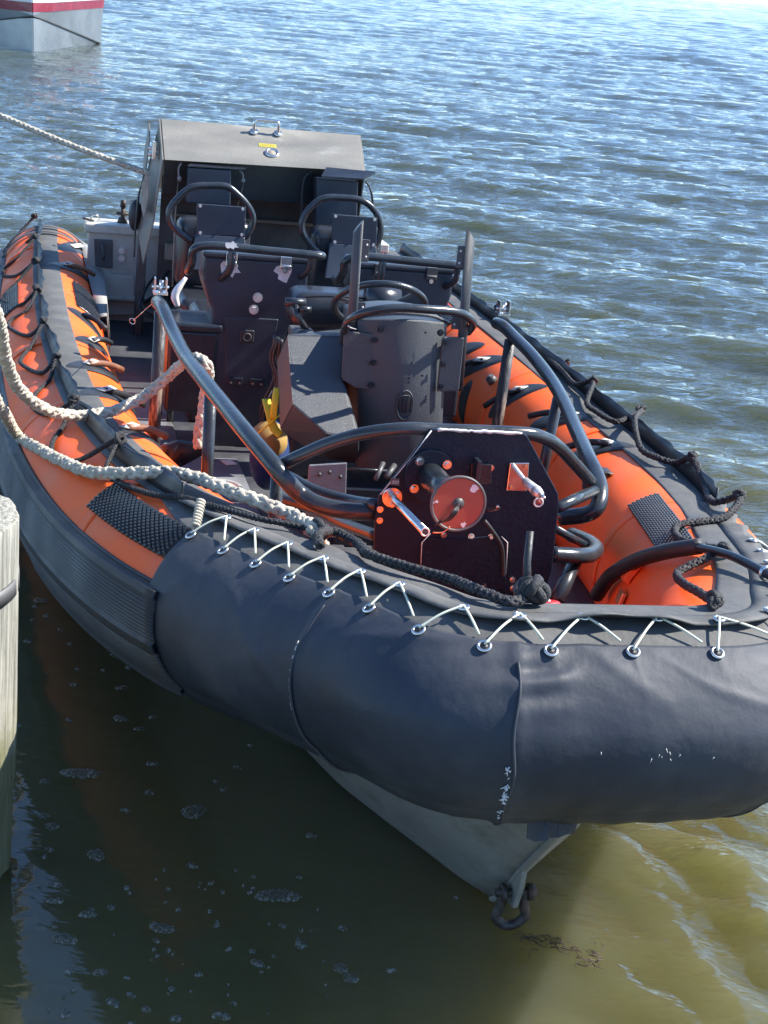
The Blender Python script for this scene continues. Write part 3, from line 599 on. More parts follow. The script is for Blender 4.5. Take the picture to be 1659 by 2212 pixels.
deck_panel([(-.78, 5.1), (-.30, 5.1), (-.30, 5.9), (-.80, 5.9)]); deck_panel([(-.80, 5.96), (-.52, 5.96), (-.52, 6.9), (-.84, 6.9)]); deck_panel([(-.66, 4.25), (-.05, 4.25), (-.05, 5.04), (-.76, 5.04)], m='deck_paint'); deck_panel([(.0, 4.25), (.62, 4.25), (.76, 5.04), (.0, 5.04)], m='deck_paint')
deck_panel([(-.86, 7.0), (-.5, 7.0), (-.5, 8.1), (-.86, 8.1)], m='deck_paint')
hc = (-0.414,5.509,-0.370); link('deck_hatch', G().add(torus(hc, (0, 0, 1), .075, .010, 28, 8)).add(cyl((hc[0], hc[1], DZ), (hc[0], hc[1], DZ + .012), .066, n=28), False), 'zinc', deck)
pp = (-0.344,5.828,-0.370); link('paper_scrap', box((pp[0], pp[1], DZ + .012), (.045, .06, .003), .3), 'tag_white', deck, False)
link('deck_bar', box((-.62, 5.4, DZ + .05), (.035, 1.5, .05), .0), 'dark_metal', deck, False, .004)
# transom beam, bulkhead, fittings on the left
tb = link('transom', G().add(box((-.0, 8.62, .125), (1.7, .24, .05)), False).add(box((0, 8.56, -.17), (1.66, .06, .56)), False), 'alloy_light', boat, False, .008)
link('access_plate', prism([(-0.800,8.510,0.067),(-0.700,8.510,0.067),(-0.693,8.510,-0.088),(-0.786,8.510,-0.084)], (0, .012, 0)), 'dark_metal', tb, False, .004)
a = (-0.752,8.495,0.045); b = (-0.746,8.495,-0.038); link('pull_handle', sweep(spline([a, (a[0], a[1] - .03, a[2] - .02), (b[0], b[1] - .03, b[2] + .02), b], 5), .008, 8), 'dark_metal', tb)
for q in ((-0.648,8.510,0.014), (-0.646,8.510,-0.029)): bolt(tb, q, (0, -1, 0), .014, 'zinc', 'round_plug')
link('bulkhead_shelf', box((-.64, 8.48, -.24), (.40, .10, .02)), 'alloy_light', tb, False, .004)
link('lower_panel', prism([(-0.786,8.490,-0.121),(-0.575,8.490,-0.118),(-0.564,8.490,-0.335),(-0.761,8.490,-0.352)], (0, .012, 0)), 'alloy_light', tb, False, .004)
# cleat post on the transom
cp = (-0.645,8.620,0.127); g = G().add(cyl((cp[0], cp[1], .15), (cp[0], cp[1], .24), .012)).add(cyl((cp[0] - .035, cp[1], .20), (cp[0] + .035, cp[1], .20), .009)).add(cyl((cp[0], cp[1], .235), (cp[0], cp[1], .275), .018, .014, 8)).add(cyl((cp[0], cp[1], .15), (cp[0], cp[1], .18), .03, .02))
link('post_cleat', g, 'rusty_steel', boat)
q = (-0.795,8.600,0.145); link('rope_ring', torus((q[0], q[1], .165), (0, 1, .2), .022, .004, 16, 6), 'steel', boat); q = (-0.832,8.600,0.127); link('rope_ring', torus((q[0], q[1], .158), (.2, .1, 1), .028, .006, 16, 6), 'black_rope', boat)
# canvas skirt hanging at the inner stern end of the left collar
sk = []
for k, (u, d) in enumerate(((.25, .0), (.5, .02), (.9, .03), (1.4, .03), (1.9, .02), (2.25, .0))):
    sk += [on(u, -40 - 4 * k, .010), on(u, -62, .045 + d), on(u, -95, .03 + d)]
link('canvas_skirt', (sk, [(i * 3 + j, i * 3 + j + 1, (i + 1) * 3 + j + 1, (i + 1) * 3 + j) for i in range(5) for j in range(2)]), 'grey_canvas', boat, solid=.004)
for k, (u, dy) in enumerate(((.42, .0), (.62, .01))):
    link('stern_strap', solid_shell(np.linspace(u - .028, u + .028, 3), np.linspace(-70, 66, 30), lambda u_, p: .012 + .01 * math.cos(math.radians(p)), .004), 'grey_band', boat)
g = G()
for k in range(9):                                                     # tangle of black hoses and wiring by the left bulkhead
    x0 = random.uniform(-.50, -.34); g.add(sweep(spline([(x0, 8.3, -.05 - .03 * k), (x0 - .06, 8.1, -.1 - .02 * k), (x0 + random.uniform(-.1, .1), 7.9, -.2), (x0 + .12, 8.0, -.3 + .02 * k), (x0 + .05, 8.3, -.33)], 6), random.uniform(.006, .014), 7))
link('hose_bundle', g, 'black_rubber', boat)

# ------------------------------------------------------------------ pulpit frame
fr = empty('tow_frame', (0, 4.8, DZ)); fr.parent = boat; fr.location = Vector(ORG[fr.name]) - Vector(ORG[boat.name]); fr['label'] = 'black tubular frame round the bow well'
railp = [(-0.690,5.481,0.330),(-0.685,5.294,0.342),(-0.665,5.065,0.308),(-0.650,4.793,0.296),(-0.625,4.459,0.302),(-0.570,3.997,0.291),(-0.520,3.793,0.261),(-0.485,3.748,0.228),(-0.435,3.746,0.182),(-0.390,3.713,0.166),(-0.320,3.689,0.160),(-0.240,3.686,0.158)]
link('main_rail', sweep(spline(railp, 6), .0235, 16), 'rail_paint', fr)
yf = 3.62
railr = [(0.685,5.797,0.264),(0.690,5.711,0.268),(0.690,5.568,0.260),(0.685,5.306,0.246),(0.670,5.029,0.223),(0.630,4.761,0.211),(0.575,4.475,0.197),(0.510,4.159,0.190),(0.490,4.023,0.174),(0.475,3.945,0.154),(0.455,3.903,0.121),(0.425,3.907,0.096),(0.365,3.947,0.071)]
link('main_rail', sweep(spline(railr, 6), .0235, 16), 'rail_paint', fr)
arch = [(-0.474,3.880,0.219),(-0.400,3.980,0.220),(-0.299,4.050,0.243),(-0.183,4.100,0.259),(-0.071,4.120,0.268),(-0.117,3.660,0.393),(-0.005,3.660,0.396),(0.127,3.660,0.396),(0.211,3.750,0.361),(0.291,3.850,0.312),(0.384,3.950,0.235),(0.460,3.980,0.173)]
arch = [(-0.493,3.800,0.239),(-0.441,3.760,0.284),(-0.367,3.720,0.336),(-0.282,3.680,0.376),(-0.191,3.660,0.395),(-0.117,3.660,0.395),(-0.005,3.660,0.396),(0.130,3.670,0.393),(0.193,3.700,0.375),(0.250,3.740,0.343),(0.342,3.840,0.268),(0.446,3.950,0.179)]
link('arch_tube', sweep(spline(arch, 6), .0175, 14), 'rail_paint', fr)
link('brace', sweep(spline([(-0.433,3.950,0.165),(-0.378,3.850,0.160),(-0.302,3.780,0.159),(-0.249,3.660,0.188)], 5), .0165, 12), 'rail_paint', fr)
link('brace', sweep([(0.245,3.660,0.196),(0.446,3.920,0.164)], .016, 12), 'rail_paint', fr)
link('lower_tube', sweep(spline([(0.244,3.660,0.062),(0.318,3.680,0.053),(0.389,3.740,0.035),(0.445,3.840,0.017),(0.462,3.950,-0.001),(0.468,4.100,-0.034)], 6), .0225, 14), 'rail_paint', fr)
link('lower_tube', sweep(spline([(-0.391,4.350,-0.026),(-0.304,4.200,-0.010),(-0.271,3.950,0.035),(-0.228,3.680,0.093)], 6), .0165, 12), 'rail_paint', fr)
link('brace', sweep([(0.262,3.700,0.122),(0.447,3.900,-0.001)], .011, 10), 'rail_paint', fr)
link('leg', sweep([(0.350,3.740,0.025),(0.257,3.600,-0.051)], .021, 12), 'rail_paint', fr)
def post(top_, foot, r, m, name='post'): return link(name, G().add(sweep([top_, foot], r, 12)), m, fr)
a = (-0.680,5.441,0.305); post((a[0] + .0, a[1], a[2]), (a[0] + .005, a[1] + .04, DZ), .0225, 'worn_post')
a = (-0.600,4.471,0.258); post((a[0], a[1], a[2]), (a[0] + .02, a[1] + .05, DZ), .019, 'rail_paint')
a = (0.685,5.592,0.240); post((a[0], a[1], a[2]), (a[0] - .01, a[1] + .02, DZ), .0225, 'worn_post')
a = (0.640,4.851,0.201); post((a[0], a[1], a[2]), (a[0] - .02, a[1] + .05, DZ), .019, 'rail_paint')
a = (-0.490,3.812,0.227); post((a[0], a[1], a[2]), (a[0] + .02, a[1] + .05, DZ), .018, 'rail_paint')
# clamps on the aft ends of the rails
for (x, y, z) in ((-0.690,5.385,0.352), (0.690,5.743,0.283)):
    g = G().add(box((x, y, z + .03), (.05, .05, .008)), False).add(box((x - .02, y, z + .055), (.004, .045, .055)), False).add(box((x + .02, y, z + .055), (.004, .045, .055)), False).add(cyl((x - .03, y, z + .05), (x + .03, y, z + .05), .006))
    link('clamp', g.add(cyl((x, y - .01, z + .03), (x + .004, y, z + .075), .008)), 'steel', fr)
g = sweep(spline([(-0.700,5.558,0.309),(-0.710,5.741,0.249),(-0.730,5.805,0.210),(-0.740,5.952,0.160)], 6), .0018, 5); cb = link('wire_lanyard', g, 'steel', fr)
x, y, z = (-0.740,6.002,0.146); link('wire_loop', torus((x, y, z), (.5, 1, .3), .012, .002, 14, 5), 'steel', cb)

# tow plate with its fittings (faces the bow)
plate = link('tow_plate', prism([(-0.138,3.630,0.405),(0.108,3.630,0.406),(0.123,3.630,0.397),(0.229,3.630,0.244),(0.235,3.630,0.220),(0.243,3.630,0.030),(0.234,3.630,-0.022),(0.218,3.630,-0.064),(-0.187,3.630,-0.050),(-0.249,3.630,-0.021),(-0.250,3.630,0.046),(-0.257,3.630,0.161),(-0.253,3.630,0.222),(-0.178,3.630,0.336)], (0, .012, 0)), 'plate_paint', fr, False, .003)
yp = 3.628
BP = [(-0.071,3.628,0.122),(0.004,3.628,0.120),(0.058,3.628,0.120),(0.057,3.628,-0.015),(0.133,3.628,-0.000),(0.137,3.628,-0.024),(0.109,3.628,0.314),(-0.248,3.628,0.187),(-0.246,3.628,0.157),(0.034,3.628,0.309)]
for p_ in BP: bolt(plate, p_, (0, -1, 0), .0065, 'steel')
link('weld_bead', sweep([np.array(q) + np.array([0, -.004, .003 * random.random()]) for q in spline([(-0.121,3.626,0.405),(-0.016,3.626,0.405),(0.104,3.626,0.404)], 14)], [.005, .003, .005, .003, .005, .004, .005, .003], 6), 'bare_chip', plate)
link('weld_line', sweep([(-0.251,3.627,0.227),(-0.176,3.627,0.336),(-0.136,3.627,0.402)], [.0018, .0008, .002], 5), 'bare_chip', plate)
c0 = np.array((-0.128,3.625,0.284)); link('spindle_flange', G().add(cyl(c0, c0 + [0, -.010, 0], .068, n=32), False), 'plate_paint', plate, True)
for k in range(4):
    t = math.radians(40 + 90 * k); bolt(plate, c0 + np.array([.052 * math.cos(t), -.010, .052 * math.sin(t)]), (0, -1, 0), .009, 'steel')
c1 = np.array((-0.125,3.360,0.298)); link('spindle', cyl(c0 + [0, -.008, 0], c1, .035, .033, 24), 'rail_paint', plate)
dn = (c1 - c0) / np.linalg.norm(c1 - c0)
disc = link('drum_disc', G().add(cyl(c1, c1 + dn * .008, .069, n=48), False), 'red_brown_tint', plate, False, .0015)  # red-brown face stands in for the orange tube mirrored in gloss black
link('disc_rim', torus(c1 + dn * .008, dn, .0665, .0038, 48, 8), 'dark_metal', disc)
link('hub_hole', cyl(c1 + dn * .007, c1 + dn * .0092, .0145, n=24), 'label_black', disc)
g = G(); 
for k in range(4): g.add(sweep(spline([c1 + dn * .010, c1 + dn * .035 + np.array([-.008 - .004 * k, 0, -.012]), c1 + dn * .03 + np.array([-.022 - .004 * k, 0, -.035]), c1 + dn * .012 + np.array([-.040 - .004 * k, 0, -.046 - .003 * k])], 5), .0018, 5))
link('loose_wires', g, 'black_rubber', disc); link('bare_wire', sweep(spline([c1 + dn * .02 + np.array([-.018, 0, -.055]), c1 + dn * .02 + np.array([-.034, 0, -.070]), c1 + dn * .018 + np.array([-.058, 0, -.072])], 5), .0018, 5), 'copper', disc)
def chip(parent, c, ax, az_, r, seed):
    q = random.Random(seed); pts = [Vector(c) + Vector(ax) * (r * q.uniform(.45, 1.1) * math.cos(t)) + Vector(az_) * (r * q.uniform(.45, 1.1) * math.sin(t)) for t in np.linspace(0, 2 * math.pi, 15)[:-1]]
    link('paint_chip', (pts, [tuple(range(len(pts)))]), 'bare_chip', parent, False, solid=.0006)
dv = Vector(dn); dx = Vector((1, 0, 0)); dx = (dx - dv * dx.dot(dv)).normalized(); dzv = dv.cross(dx)
if dzv.z < 0: dzv = -dzv
for k, (a, b, r_) in enumerate(((.036, .040, .012), (.018, -.052, .009), (-.055, .004, .005), (-.062, .001, .003))): chip(disc, Vector(c1) + dv * .0088 + dx * a + dzv * b, dx, dzv, r_, k)
h0 = np.array((-0.222,3.622,0.223)); h1 = np.array((-0.214,3.300,0.243)); hn = (h1 - h0) / np.linalg.norm(h1 - h0)
pipe = link('chrome_pipe', G().add(cyl(h0, h0 + [0, -.006, 0], .026, n=24), False).add(sweep([h0, h0 + hn * .03, h1], [.012, .010, .010], 18)), 'steel', plate)
link('pipe_mouth', G().add(torus(h1, hn, .0095, .0022, 20, 8)), 'zinc', pipe); link('pipe_bore', cyl(h1 - hn * .002, h1 + hn * .0006, .008, n=16), 'label_black', pipe)
for k in range(3): t = 2.1 * k + .6; bolt(pipe, h0 + np.array([.019 * math.cos(t), -.006, .019 * math.sin(t)]), (0, -1, 0), .0055, 'copper' if k == 1 else 'steel')
link('rivet_plate', prism([(-0.230,3.618,0.275),(-0.208,3.618,0.274),(-0.206,3.618,0.255),(-0.229,3.618,0.256)], (0, .004, 0)), 'dark_metal', plate, False)
def text(s, size, loc, rot, m, parent, name='lettering', ex=.0006):
    cu = bpy.data.curves.new(name, 'FONT'); cu.body = s; cu.size = size; cu.extrude = ex; cu.align_x = 'CENTER'; cu.align_y = 'CENTER'
    o = bpy.data.objects.new(name, cu); C.objects.link(o); dg = bpy.context.evaluated_depsgraph_get(); me = bpy.data.meshes.new_from_object(o.evaluated_get(dg)); bpy.data.objects.remove(o)
    me.materials.append(MATS[m]); o = bpy.data.objects.new(name, me); C.objects.link(o); o.parent = parent; o.location = Vector(loc) - Vector(ORG[parent.name]); o.rotation_euler = rot; ORG[o.name] = np.array(loc, float); return o
q = (-0.218,3.616,0.265); g = G()
for r_ in range(2):
    for k in range(6): g.add(box((q[0] - .0075 + .003 * k, q[1], q[2] + .0025 - .005 * r_), (.002, .0006, .003 if k % 2 else .0022)), False)
link('rivet_plate_print', g, 'bare_chip', plate, False)['kind'] = 'stuff'
# catch bracket and fitting
br = link('catch_bracket', prism([(0.082,3.620,0.326),(0.134,3.620,0.328),(0.138,3.620,0.267),(0.138,3.620,0.250),(0.082,3.620,0.250)], (0, .006, 0)), 'steel', plate, False, .002)
for p_ in [(0.096,3.617,0.319),(0.125,3.617,0.318),(0.092,3.617,0.260)]: bolt(br, p_, (0, -1, 0), .004, 'copper')
a = np.array((0.082,3.600,0.328)); b = np.array((0.106,3.550,0.299)); c_ = np.array((0.109,3.470,0.300)); link('lever', G().add(sweep(spline([a, (a + b) / 2, b], 5), .006, 8)).add(cyl(b, c_, .011, .013, 14)).add(cyl(c_, c_ + (c_ - b) * .35, .015, .011, 14)), 'zinc', br)
link('pin', cyl(c_ + (c_ - b) * .35, c_ + (c_ - b) * .75, .006, .004, 8), 'steel', br)
link('box_bracket', G().add(prism([(-0.023,3.618,0.323),(0.033,3.618,0.320),(0.038,3.618,0.268),(0.024,3.618,0.264),(-0.017,3.618,0.273)], (0, .008, 0)), False).add(box((-0.012,3.600,0.314), (.012, .04, .05)), False), 'black_paint', plate, False, .002)
q = (0.175,3.624,0.220); link('hole_ring', torus(q, (0, 1, 0), .0115, .003, 20, 6), 'bare_chip', plate); link('hole', cyl(q, (q[0], q[1] - .001, q[2]), .0105, n=18), 'red_brown_tint', plate)
link('chrome_hook', sweep(spline([(0.030,3.600,0.201),(0.034,3.560,0.216),(0.040,3.540,0.228),(0.032,3.530,0.237)], 5), .0042, 8), 'steel', plate)
link('cable', sweep(spline([(0.026,3.600,0.173),(0.049,3.600,0.148),(0.085,3.610,0.100),(0.100,3.615,0.040),(0.103,3.615,0.014)], 6), .0055, 8), 'black_rubber', plate)
link('raised_panel', prism([(-0.124,3.624,0.113),(-0.018,3.624,0.112),(0.084,3.624,0.127),(0.104,3.624,0.108),(0.117,3.624,-0.029),(-0.117,3.624,-0.033),(-0.128,3.624,0.100)], (0, .006, 0)), 'plate_paint', plate, False, .0012)
link('scratch', sweep([(-0.123,3.621,0.013),(-0.129,3.621,0.101),(-0.108,3.621,0.127)], [.0006, .0016, .0006], 4), 'bare_chip', plate); link('scratch', sweep([(0.085,3.621,0.124),(0.104,3.621,0.107),(0.112,3.621,0.018)], [.0006, .0016, .0006], 4), 'bare_chip', plate)
q = (0.110,3.400,0.026); bq = link('mooring_ring', torus((q[0], q[1] + .02, q[2] - .01), (0, .3, 1), .050, .014, 28, 10), 'white_plastic', boat); link('ring_stripe', torus((q[0] + .03, q[1] - .02, q[2] + .003), (0, .3, 1), .03, .012, 16, 8), 'red_plastic', bq)
link('bow_locker', G().add(box((.03, 3.30, -.30), (.55, .34, .16)), False), 'deck_paint', boat, False, .02)

# ------------------------------------------------------------------ helm console
con = empty('helm_console', (.12, 5.1, DZ)); con.parent = boat; con.location = Vector(ORG[con.name]) - Vector(ORG[boat.name]); con['label'] = 'dark grey helm console with windscreen posts'
yc = 4.95
# curved front body: vertical shell between left and right edges, rounded in plan
def curved(tl, tr, bl, br_, bulge, depth, m, name, parent, n=14, topcap=True):
    tl, tr, bl, br_ = map(np.array, (tl, tr, bl, br_)); v = []
    for k in range(n + 1):
        t = k / n; b_ = bulge * math.sin(math.pi * t) ** .7 if 0 < t < 1 else 0; d = np.array([0, -b_, 0]); v += [tl * (1 - t) + tr * t + d + [0, 0, .02 * math.sin(math.pi * t)], bl * (1 - t) + br_ * t + d]
    K = len(v); v += [(q[0], tl[1] + depth, q[2]) for q in v]
    f = [(2 * k, 2 * k + 1, 2 * k + 3, 2 * k + 2) for k in range(n)] + [(K + 2 * k, K + 2 * k + 2, K + 2 * k + 3, K + 2 * k + 1) for k in range(n)] + [(2 * k, 2 * k + 2, K + 2 * k + 2, K + 2 * k) for k in range(n)] + [(2 * k + 1, K + 2 * k + 1, K + 2 * k + 3, 2 * k + 3) for k in range(n)] + [(0, K, K + 1, 1), (2 * n, 2 * n + 1, K + 2 * n + 1, K + 2 * n)]
    return link(name, (v, f), m, parent, True, .006)
body = curved((-0.063,4.970,0.410), (0.250,4.970,0.417), (-0.012,4.970,-0.110), (0.287,4.970,-0.099), .07, .26, 'console_paint', 'console_body', con)
body['label'] = 'tall curved front of the console with an oval emblem'
link('body_lip', sweep(spline([(-0.062,4.975,0.412),(-0.029,4.930,0.436),(0.070,4.900,0.454),(0.178,4.930,0.445),(0.253,4.975,0.418)], 6), .006, 8), 'console_paint', con)
for nm, poly, y_ in (('left', [(-0.113,4.930,0.375),(0.006,4.930,0.373),(0.005,4.930,0.335),(0.009,4.930,0.185),(-0.000,4.930,0.179),(-0.055,4.930,0.183),(-0.101,4.930,0.207),(-0.107,4.930,0.218)], 0), ('right', [(0.229,4.920,0.377),(0.302,4.920,0.379),(0.303,4.920,0.354),(0.306,4.920,0.196),(0.300,4.920,0.190),(0.230,4.920,0.186),(0.228,4.920,0.196),(0.225,4.920,0.366)], 0)):
    wg = link('post_plate', prism(poly, (0, .012, 0)), 'console_paint', con, False, .004)
    for p_ in ([(-0.008,4.925,0.353),(-0.005,4.925,0.275),(-0.005,4.925,0.197)] if nm == 'left' else [(0.233,4.915,0.359),(0.235,4.915,0.284),(0.236,4.915,0.207)]): bolt(wg, p_, (0, -1, 0), .0075, 'black_paint')
for p_ in [(0.003,4.900,0.396),(0.210,4.900,0.396)]: bolt(body, p_, (0, -1, 0), .009, 'black_paint')
for p_ in [(0.161,4.890,0.247),(0.116,4.890,0.235),(0.116,4.890,0.221),(0.156,4.890,0.395)]: bolt(body, p_, (0, -1, 0), .003, 'black_paint')
# oval emblem with its upright bars
em = np.array((0.114,4.895,0.140)); ov = link('oval_emblem', G().add(torus(em, (0, 1, 0), .050, .004, 36, 8)), 'console_paint', body)
ov.scale = (.56, 1, 1)
for k in range(4): link('emblem_bar', G().add(box((em[0] - .0195 + .013 * k, em[1] + .002, em[2] + .0), (.0055, .006, .058 - .012 * (k in (0, 3))))), 'black_paint', body, False, .001)
link('emblem_cap', sweep(spline([em + [-.022, .0, .026], em + [-.012, -.002, .033], em + [.012, -.002, .033], em + [.022, 0, .026]], 5), .003, 6), 'console_paint', body)
# windscreen posts with tabs
for top_, bot, tabs in (((-0.086,4.990,0.739), (-0.071,4.990,0.196), ((.03, .12), (-.33, -.24))), ((0.295,4.970,0.743), (0.317,4.970,0.184), ((.06, .13), (-.28, -.20)))):
    T_ = np.array(top_); Bq = np.array(bot); d = (Bq - T_) / np.linalg.norm(Bq - T_); P0 = T_ + d * .03
    n = 16; v = []; f = []
    R_ = .0165; ax = np.array([1, 0, 0.]); ay = np.array([0, 1, 0.])
    for k in range(n):
        t = 2 * math.pi * k / n; o_ = ax * R_ * math.cos(t) + ay * R_ * math.sin(t); cutz = -math.cos(t) * .022 * (1 if top_[0] < .15 else -1); v.append(T_ + d * (.022 + cutz) + o_)
    for k in range(n): t = 2 * math.pi * k / n; v.append(Bq + ax * R_ * math.cos(t) + ay * R_ * math.sin(t))
    v += [T_ + d * (.022) + ax * .0]; f = [(k, (k + 1) % n, n + (k + 1) % n, n + k) for k in range(n)] + [tuple(range(n, 2 * n))] + [((k + 1) % n, k, 2 * n) for k in range(n)]
    po = link('windscreen_post', (v, f), 'console_paint', con)
    sd = 1 if top_[0] < .15 else -1
    for a_, b_ in tabs:
        z0 = T_ + d * (.05 - a_ + .06) ; g = G().add(box(tuple(T_ + d * (.10 if a_ > 0 else .31) + np.array([sd * .028, .0, 0])), (.028, .004, .075)), False)
        tb_ = link('mounting_tab', g, 'console_paint', po, False, .002)
        for s_ in (-1, 1): c3 = T_ + d * (.10 if a_ > 0 else .31) + np.array([sd * .032, -.003, s_ * .02]); link('tab_hole', cyl(c3, c3 + [0, -.0012, 0], .004, n=10), 'bare_chip', po)
hoop = [(-0.097,5.000,0.322),(-0.111,4.930,0.381),(-0.116,4.840,0.431),(-0.077,4.790,0.471),(0.009,4.770,0.494),(0.120,4.780,0.494),(0.234,4.820,0.484),(0.293,4.870,0.458),(0.336,4.950,0.421),(0.355,5.060,0.372)]
link('hoop_rail', sweep(spline(hoop, 7), .0145, 14), 'rail_paint', con)
link('edge_chip', sweep([(-0.125,4.820,0.418),(-0.115,4.820,0.411),(-0.096,4.820,0.407)], [.003, .002, .001], 5), 'bare_chip', con)
# side locker: sloping lid, orange-lit left face, undercut
P = dict(a=(-0.267,5.120,0.310), b=(-0.075,5.120,0.317), c=(-0.091,5.000,0.196), d=(-0.039,4.880,0.024), e=(-0.156,4.860,0.041), f=(-0.275,4.860,0.134))
def onto(p, a_, b_, c_):
    a_, b_, c_, p = (np.array(k, float) for k in (a_, b_, c_, p)); n_ = np.cross(b_ - a_, c_ - a_); d_ = p - np.array(CAM); return tuple(np.array(CAM) + d_ * ((a_ - np.array(CAM)).dot(n_) / d_.dot(n_)))
for k_ in 'cde': P[k_] = onto(P[k_], P['a'], P['b'], P['f'])
Pb = dict(a=(-0.250,5.400,0.154), f=(-0.269,5.100,-0.018))
tlid = link('locker_front', G().add(prism([P['a'], P['b'], P['c'], P['d'], P['e'], P['f']], (.012, .02, -.004)), False), 'console_paint', con, False, .004)
lf = G().add(([P['a'], P['f'], Pb['f'], Pb['a']], [(0, 1, 2, 3)]), False).add(([P['f'], P['e'], P['d'], np.array(P['d']) + [0, .3, -.13], np.array(P['f']) + [.03, .28, -.14]], [(0, 1, 2, 3, 4)]), False)
un = [P['f'], P['e'], P['d'], (0.009,5.050,-0.117), (-0.134,5.050,-0.097), Pb['f']]
lk = G().add((un, [tuple(range(6))]), False).add(([P['a'], Pb['a'], Pb['f'], P['f']], [(0, 1, 2, 3)]), False)
link('locker_side', lk, 'console_paint', con, False, solid=.006)
link('locker_top', G().add(([P['a'], P['b'], (-0.019,5.400,0.284), (-0.250,5.400,0.154)], [(0, 1, 2, 3)]), False), 'console_paint', con, False, solid=.006)
# steering wheel and column
wc = np.array((0.099,5.360,0.388)); wn_ = np.array([0.04, .62, .78]); wh = link('steering_wheel', torus(wc, wn_, .165, .0125, 48, 12), 'vinyl', con)
for t in (0.3, 2.4, 4.5):
    z_ = Vector(wn_).normalized(); x_ = z_.orthogonal().normalized(); y_ = z_.cross(x_); e_ = Vector(wc) + (x_ * math.cos(t) + y_ * math.sin(t)) * .163
    link('spoke', sweep([tuple(Vector(wc) - z_ * .02), tuple(e_)], .007, 8), 'dark_metal', wh)
link('wheel_hub', cyl(wc - wn_ * .12, wc + wn_ * .0, .03, n=16), 'black_rubber', wh)
link('dash', G().add(box((.14, 5.26, .10), (.50, .12, .16)), False), 'black_paint', con, False, .012)
# throttle levers beside the wheel
a = np.array((-0.231,5.450,0.364)); b = np.array((-0.157,5.450,0.365)); c_ = np.array((-0.193,5.420,0.325)); d_ = np.array((-0.139,5.420,0.256))
th = link('throttle', G().add(cyl(a, b, .016, n=14)).add(sweep([(a + b) / 2, c_, d_], [.012, .014, .012], 10)).add(cyl(np.array((-0.181,5.420,0.346)), np.array((-0.140,5.420,0.346)), .012, n=12)), 'vinyl', con)
link('throttle_box', G().add(box(tuple(d_ + np.array([-.02, .0, -.04])), (.09, .12, .12)), False), 'console_paint', con, False, .03, 4)
link('control_box', G().add(box(tuple(np.array((-0.166,5.500,0.161))), (.06, .10, .20)), False), 'dark_metal', con, False, .006)
link('perforated_foot', G().add(prism([(-0.264,4.550,0.019),(-0.143,4.550,0.031),(-0.127,4.550,-0.219),(-0.262,4.550,-0.230)], (0, .01, 0)), False), 'deck_light', con, False, .003)
for p_ in [(-0.230,4.545,-0.009),(-0.198,4.545,-0.000),(-0.162,4.545,-0.014),(-0.210,4.545,-0.062),(-0.170,4.545,-0.084),(-0.182,4.545,-0.124)]: link('fixing_hole', cyl(p_, (p_[0], p_[1] - .002, p_[2]), .007, n=10), 'label_black', con)
link('foot_rail', sweep([(-0.091,4.850,-0.079),(0.087,4.850,-0.083)], .006, 8), 'rail_paint', con)
link('lower_cabinet', G().add(box((.14, 5.05, -.27), (.46, .3, .22)), False), 'black_paint', con, False, .01)
g = sweep([(0.036,4.800,-0.039),(0.004,4.750,-0.082)], .009, 8); link('foot_lever', g, 'dark_metal', con)
g = sweep([(0.076,4.800,-0.046),(0.040,4.750,-0.072)], .010, 8); link('foot_lever', g, 'dark_metal', con)

for k in range(7):
    a = np.array((-0.216,5.600,0.090)) + np.array([random.uniform(-.02, .02), random.uniform(0, .1), .10]); link('cable', sweep(spline([a, a + [-.015 + .01 * k * .3, .02, -.08], a + [.01, .0, -.17], a + [random.uniform(-.03, .03), .03, -.30], a + [0, .05, -.42]], 5), random.uniform(.004, .009), 7), 'black_rubber', con)
# ------------------------------------------------------------------ seats
def cushion(c, s, m='vinyl', parent=None, name='cushion', r=.05, seg=5, rx=0.): return link(name, box(c, s, 0, rx), m, parent, True, r, seg)
hs = empty('helm_seat', (.1, 5.75, DZ)); hs.parent = boat; hs.location = Vector(ORG[hs.name]) - Vector(ORG[boat.name])
sc_ = np.array((0.029,5.720,0.297)); cushion(tuple(sc_ + [0, .05, -.01]), (.40, .24, .15), parent=hs, r=.06); link('seat_piping', torus(tuple(sc_ + [0, -.01, .03]), (0, .25, 1), .15, .004, 40, 6), 'black_rubber', hs).scale = (1.15, .6, 1)
link('seat_base', G().add(box((sc_[0], 5.78, -.18), (.30, .2, .40)), False), 'seat_paint', hs, False, .02)
link('headrest_roll', cyl((0.102,5.620,0.371), (0.230,5.620,0.361), .05, n=20), 'vinyl', hs)

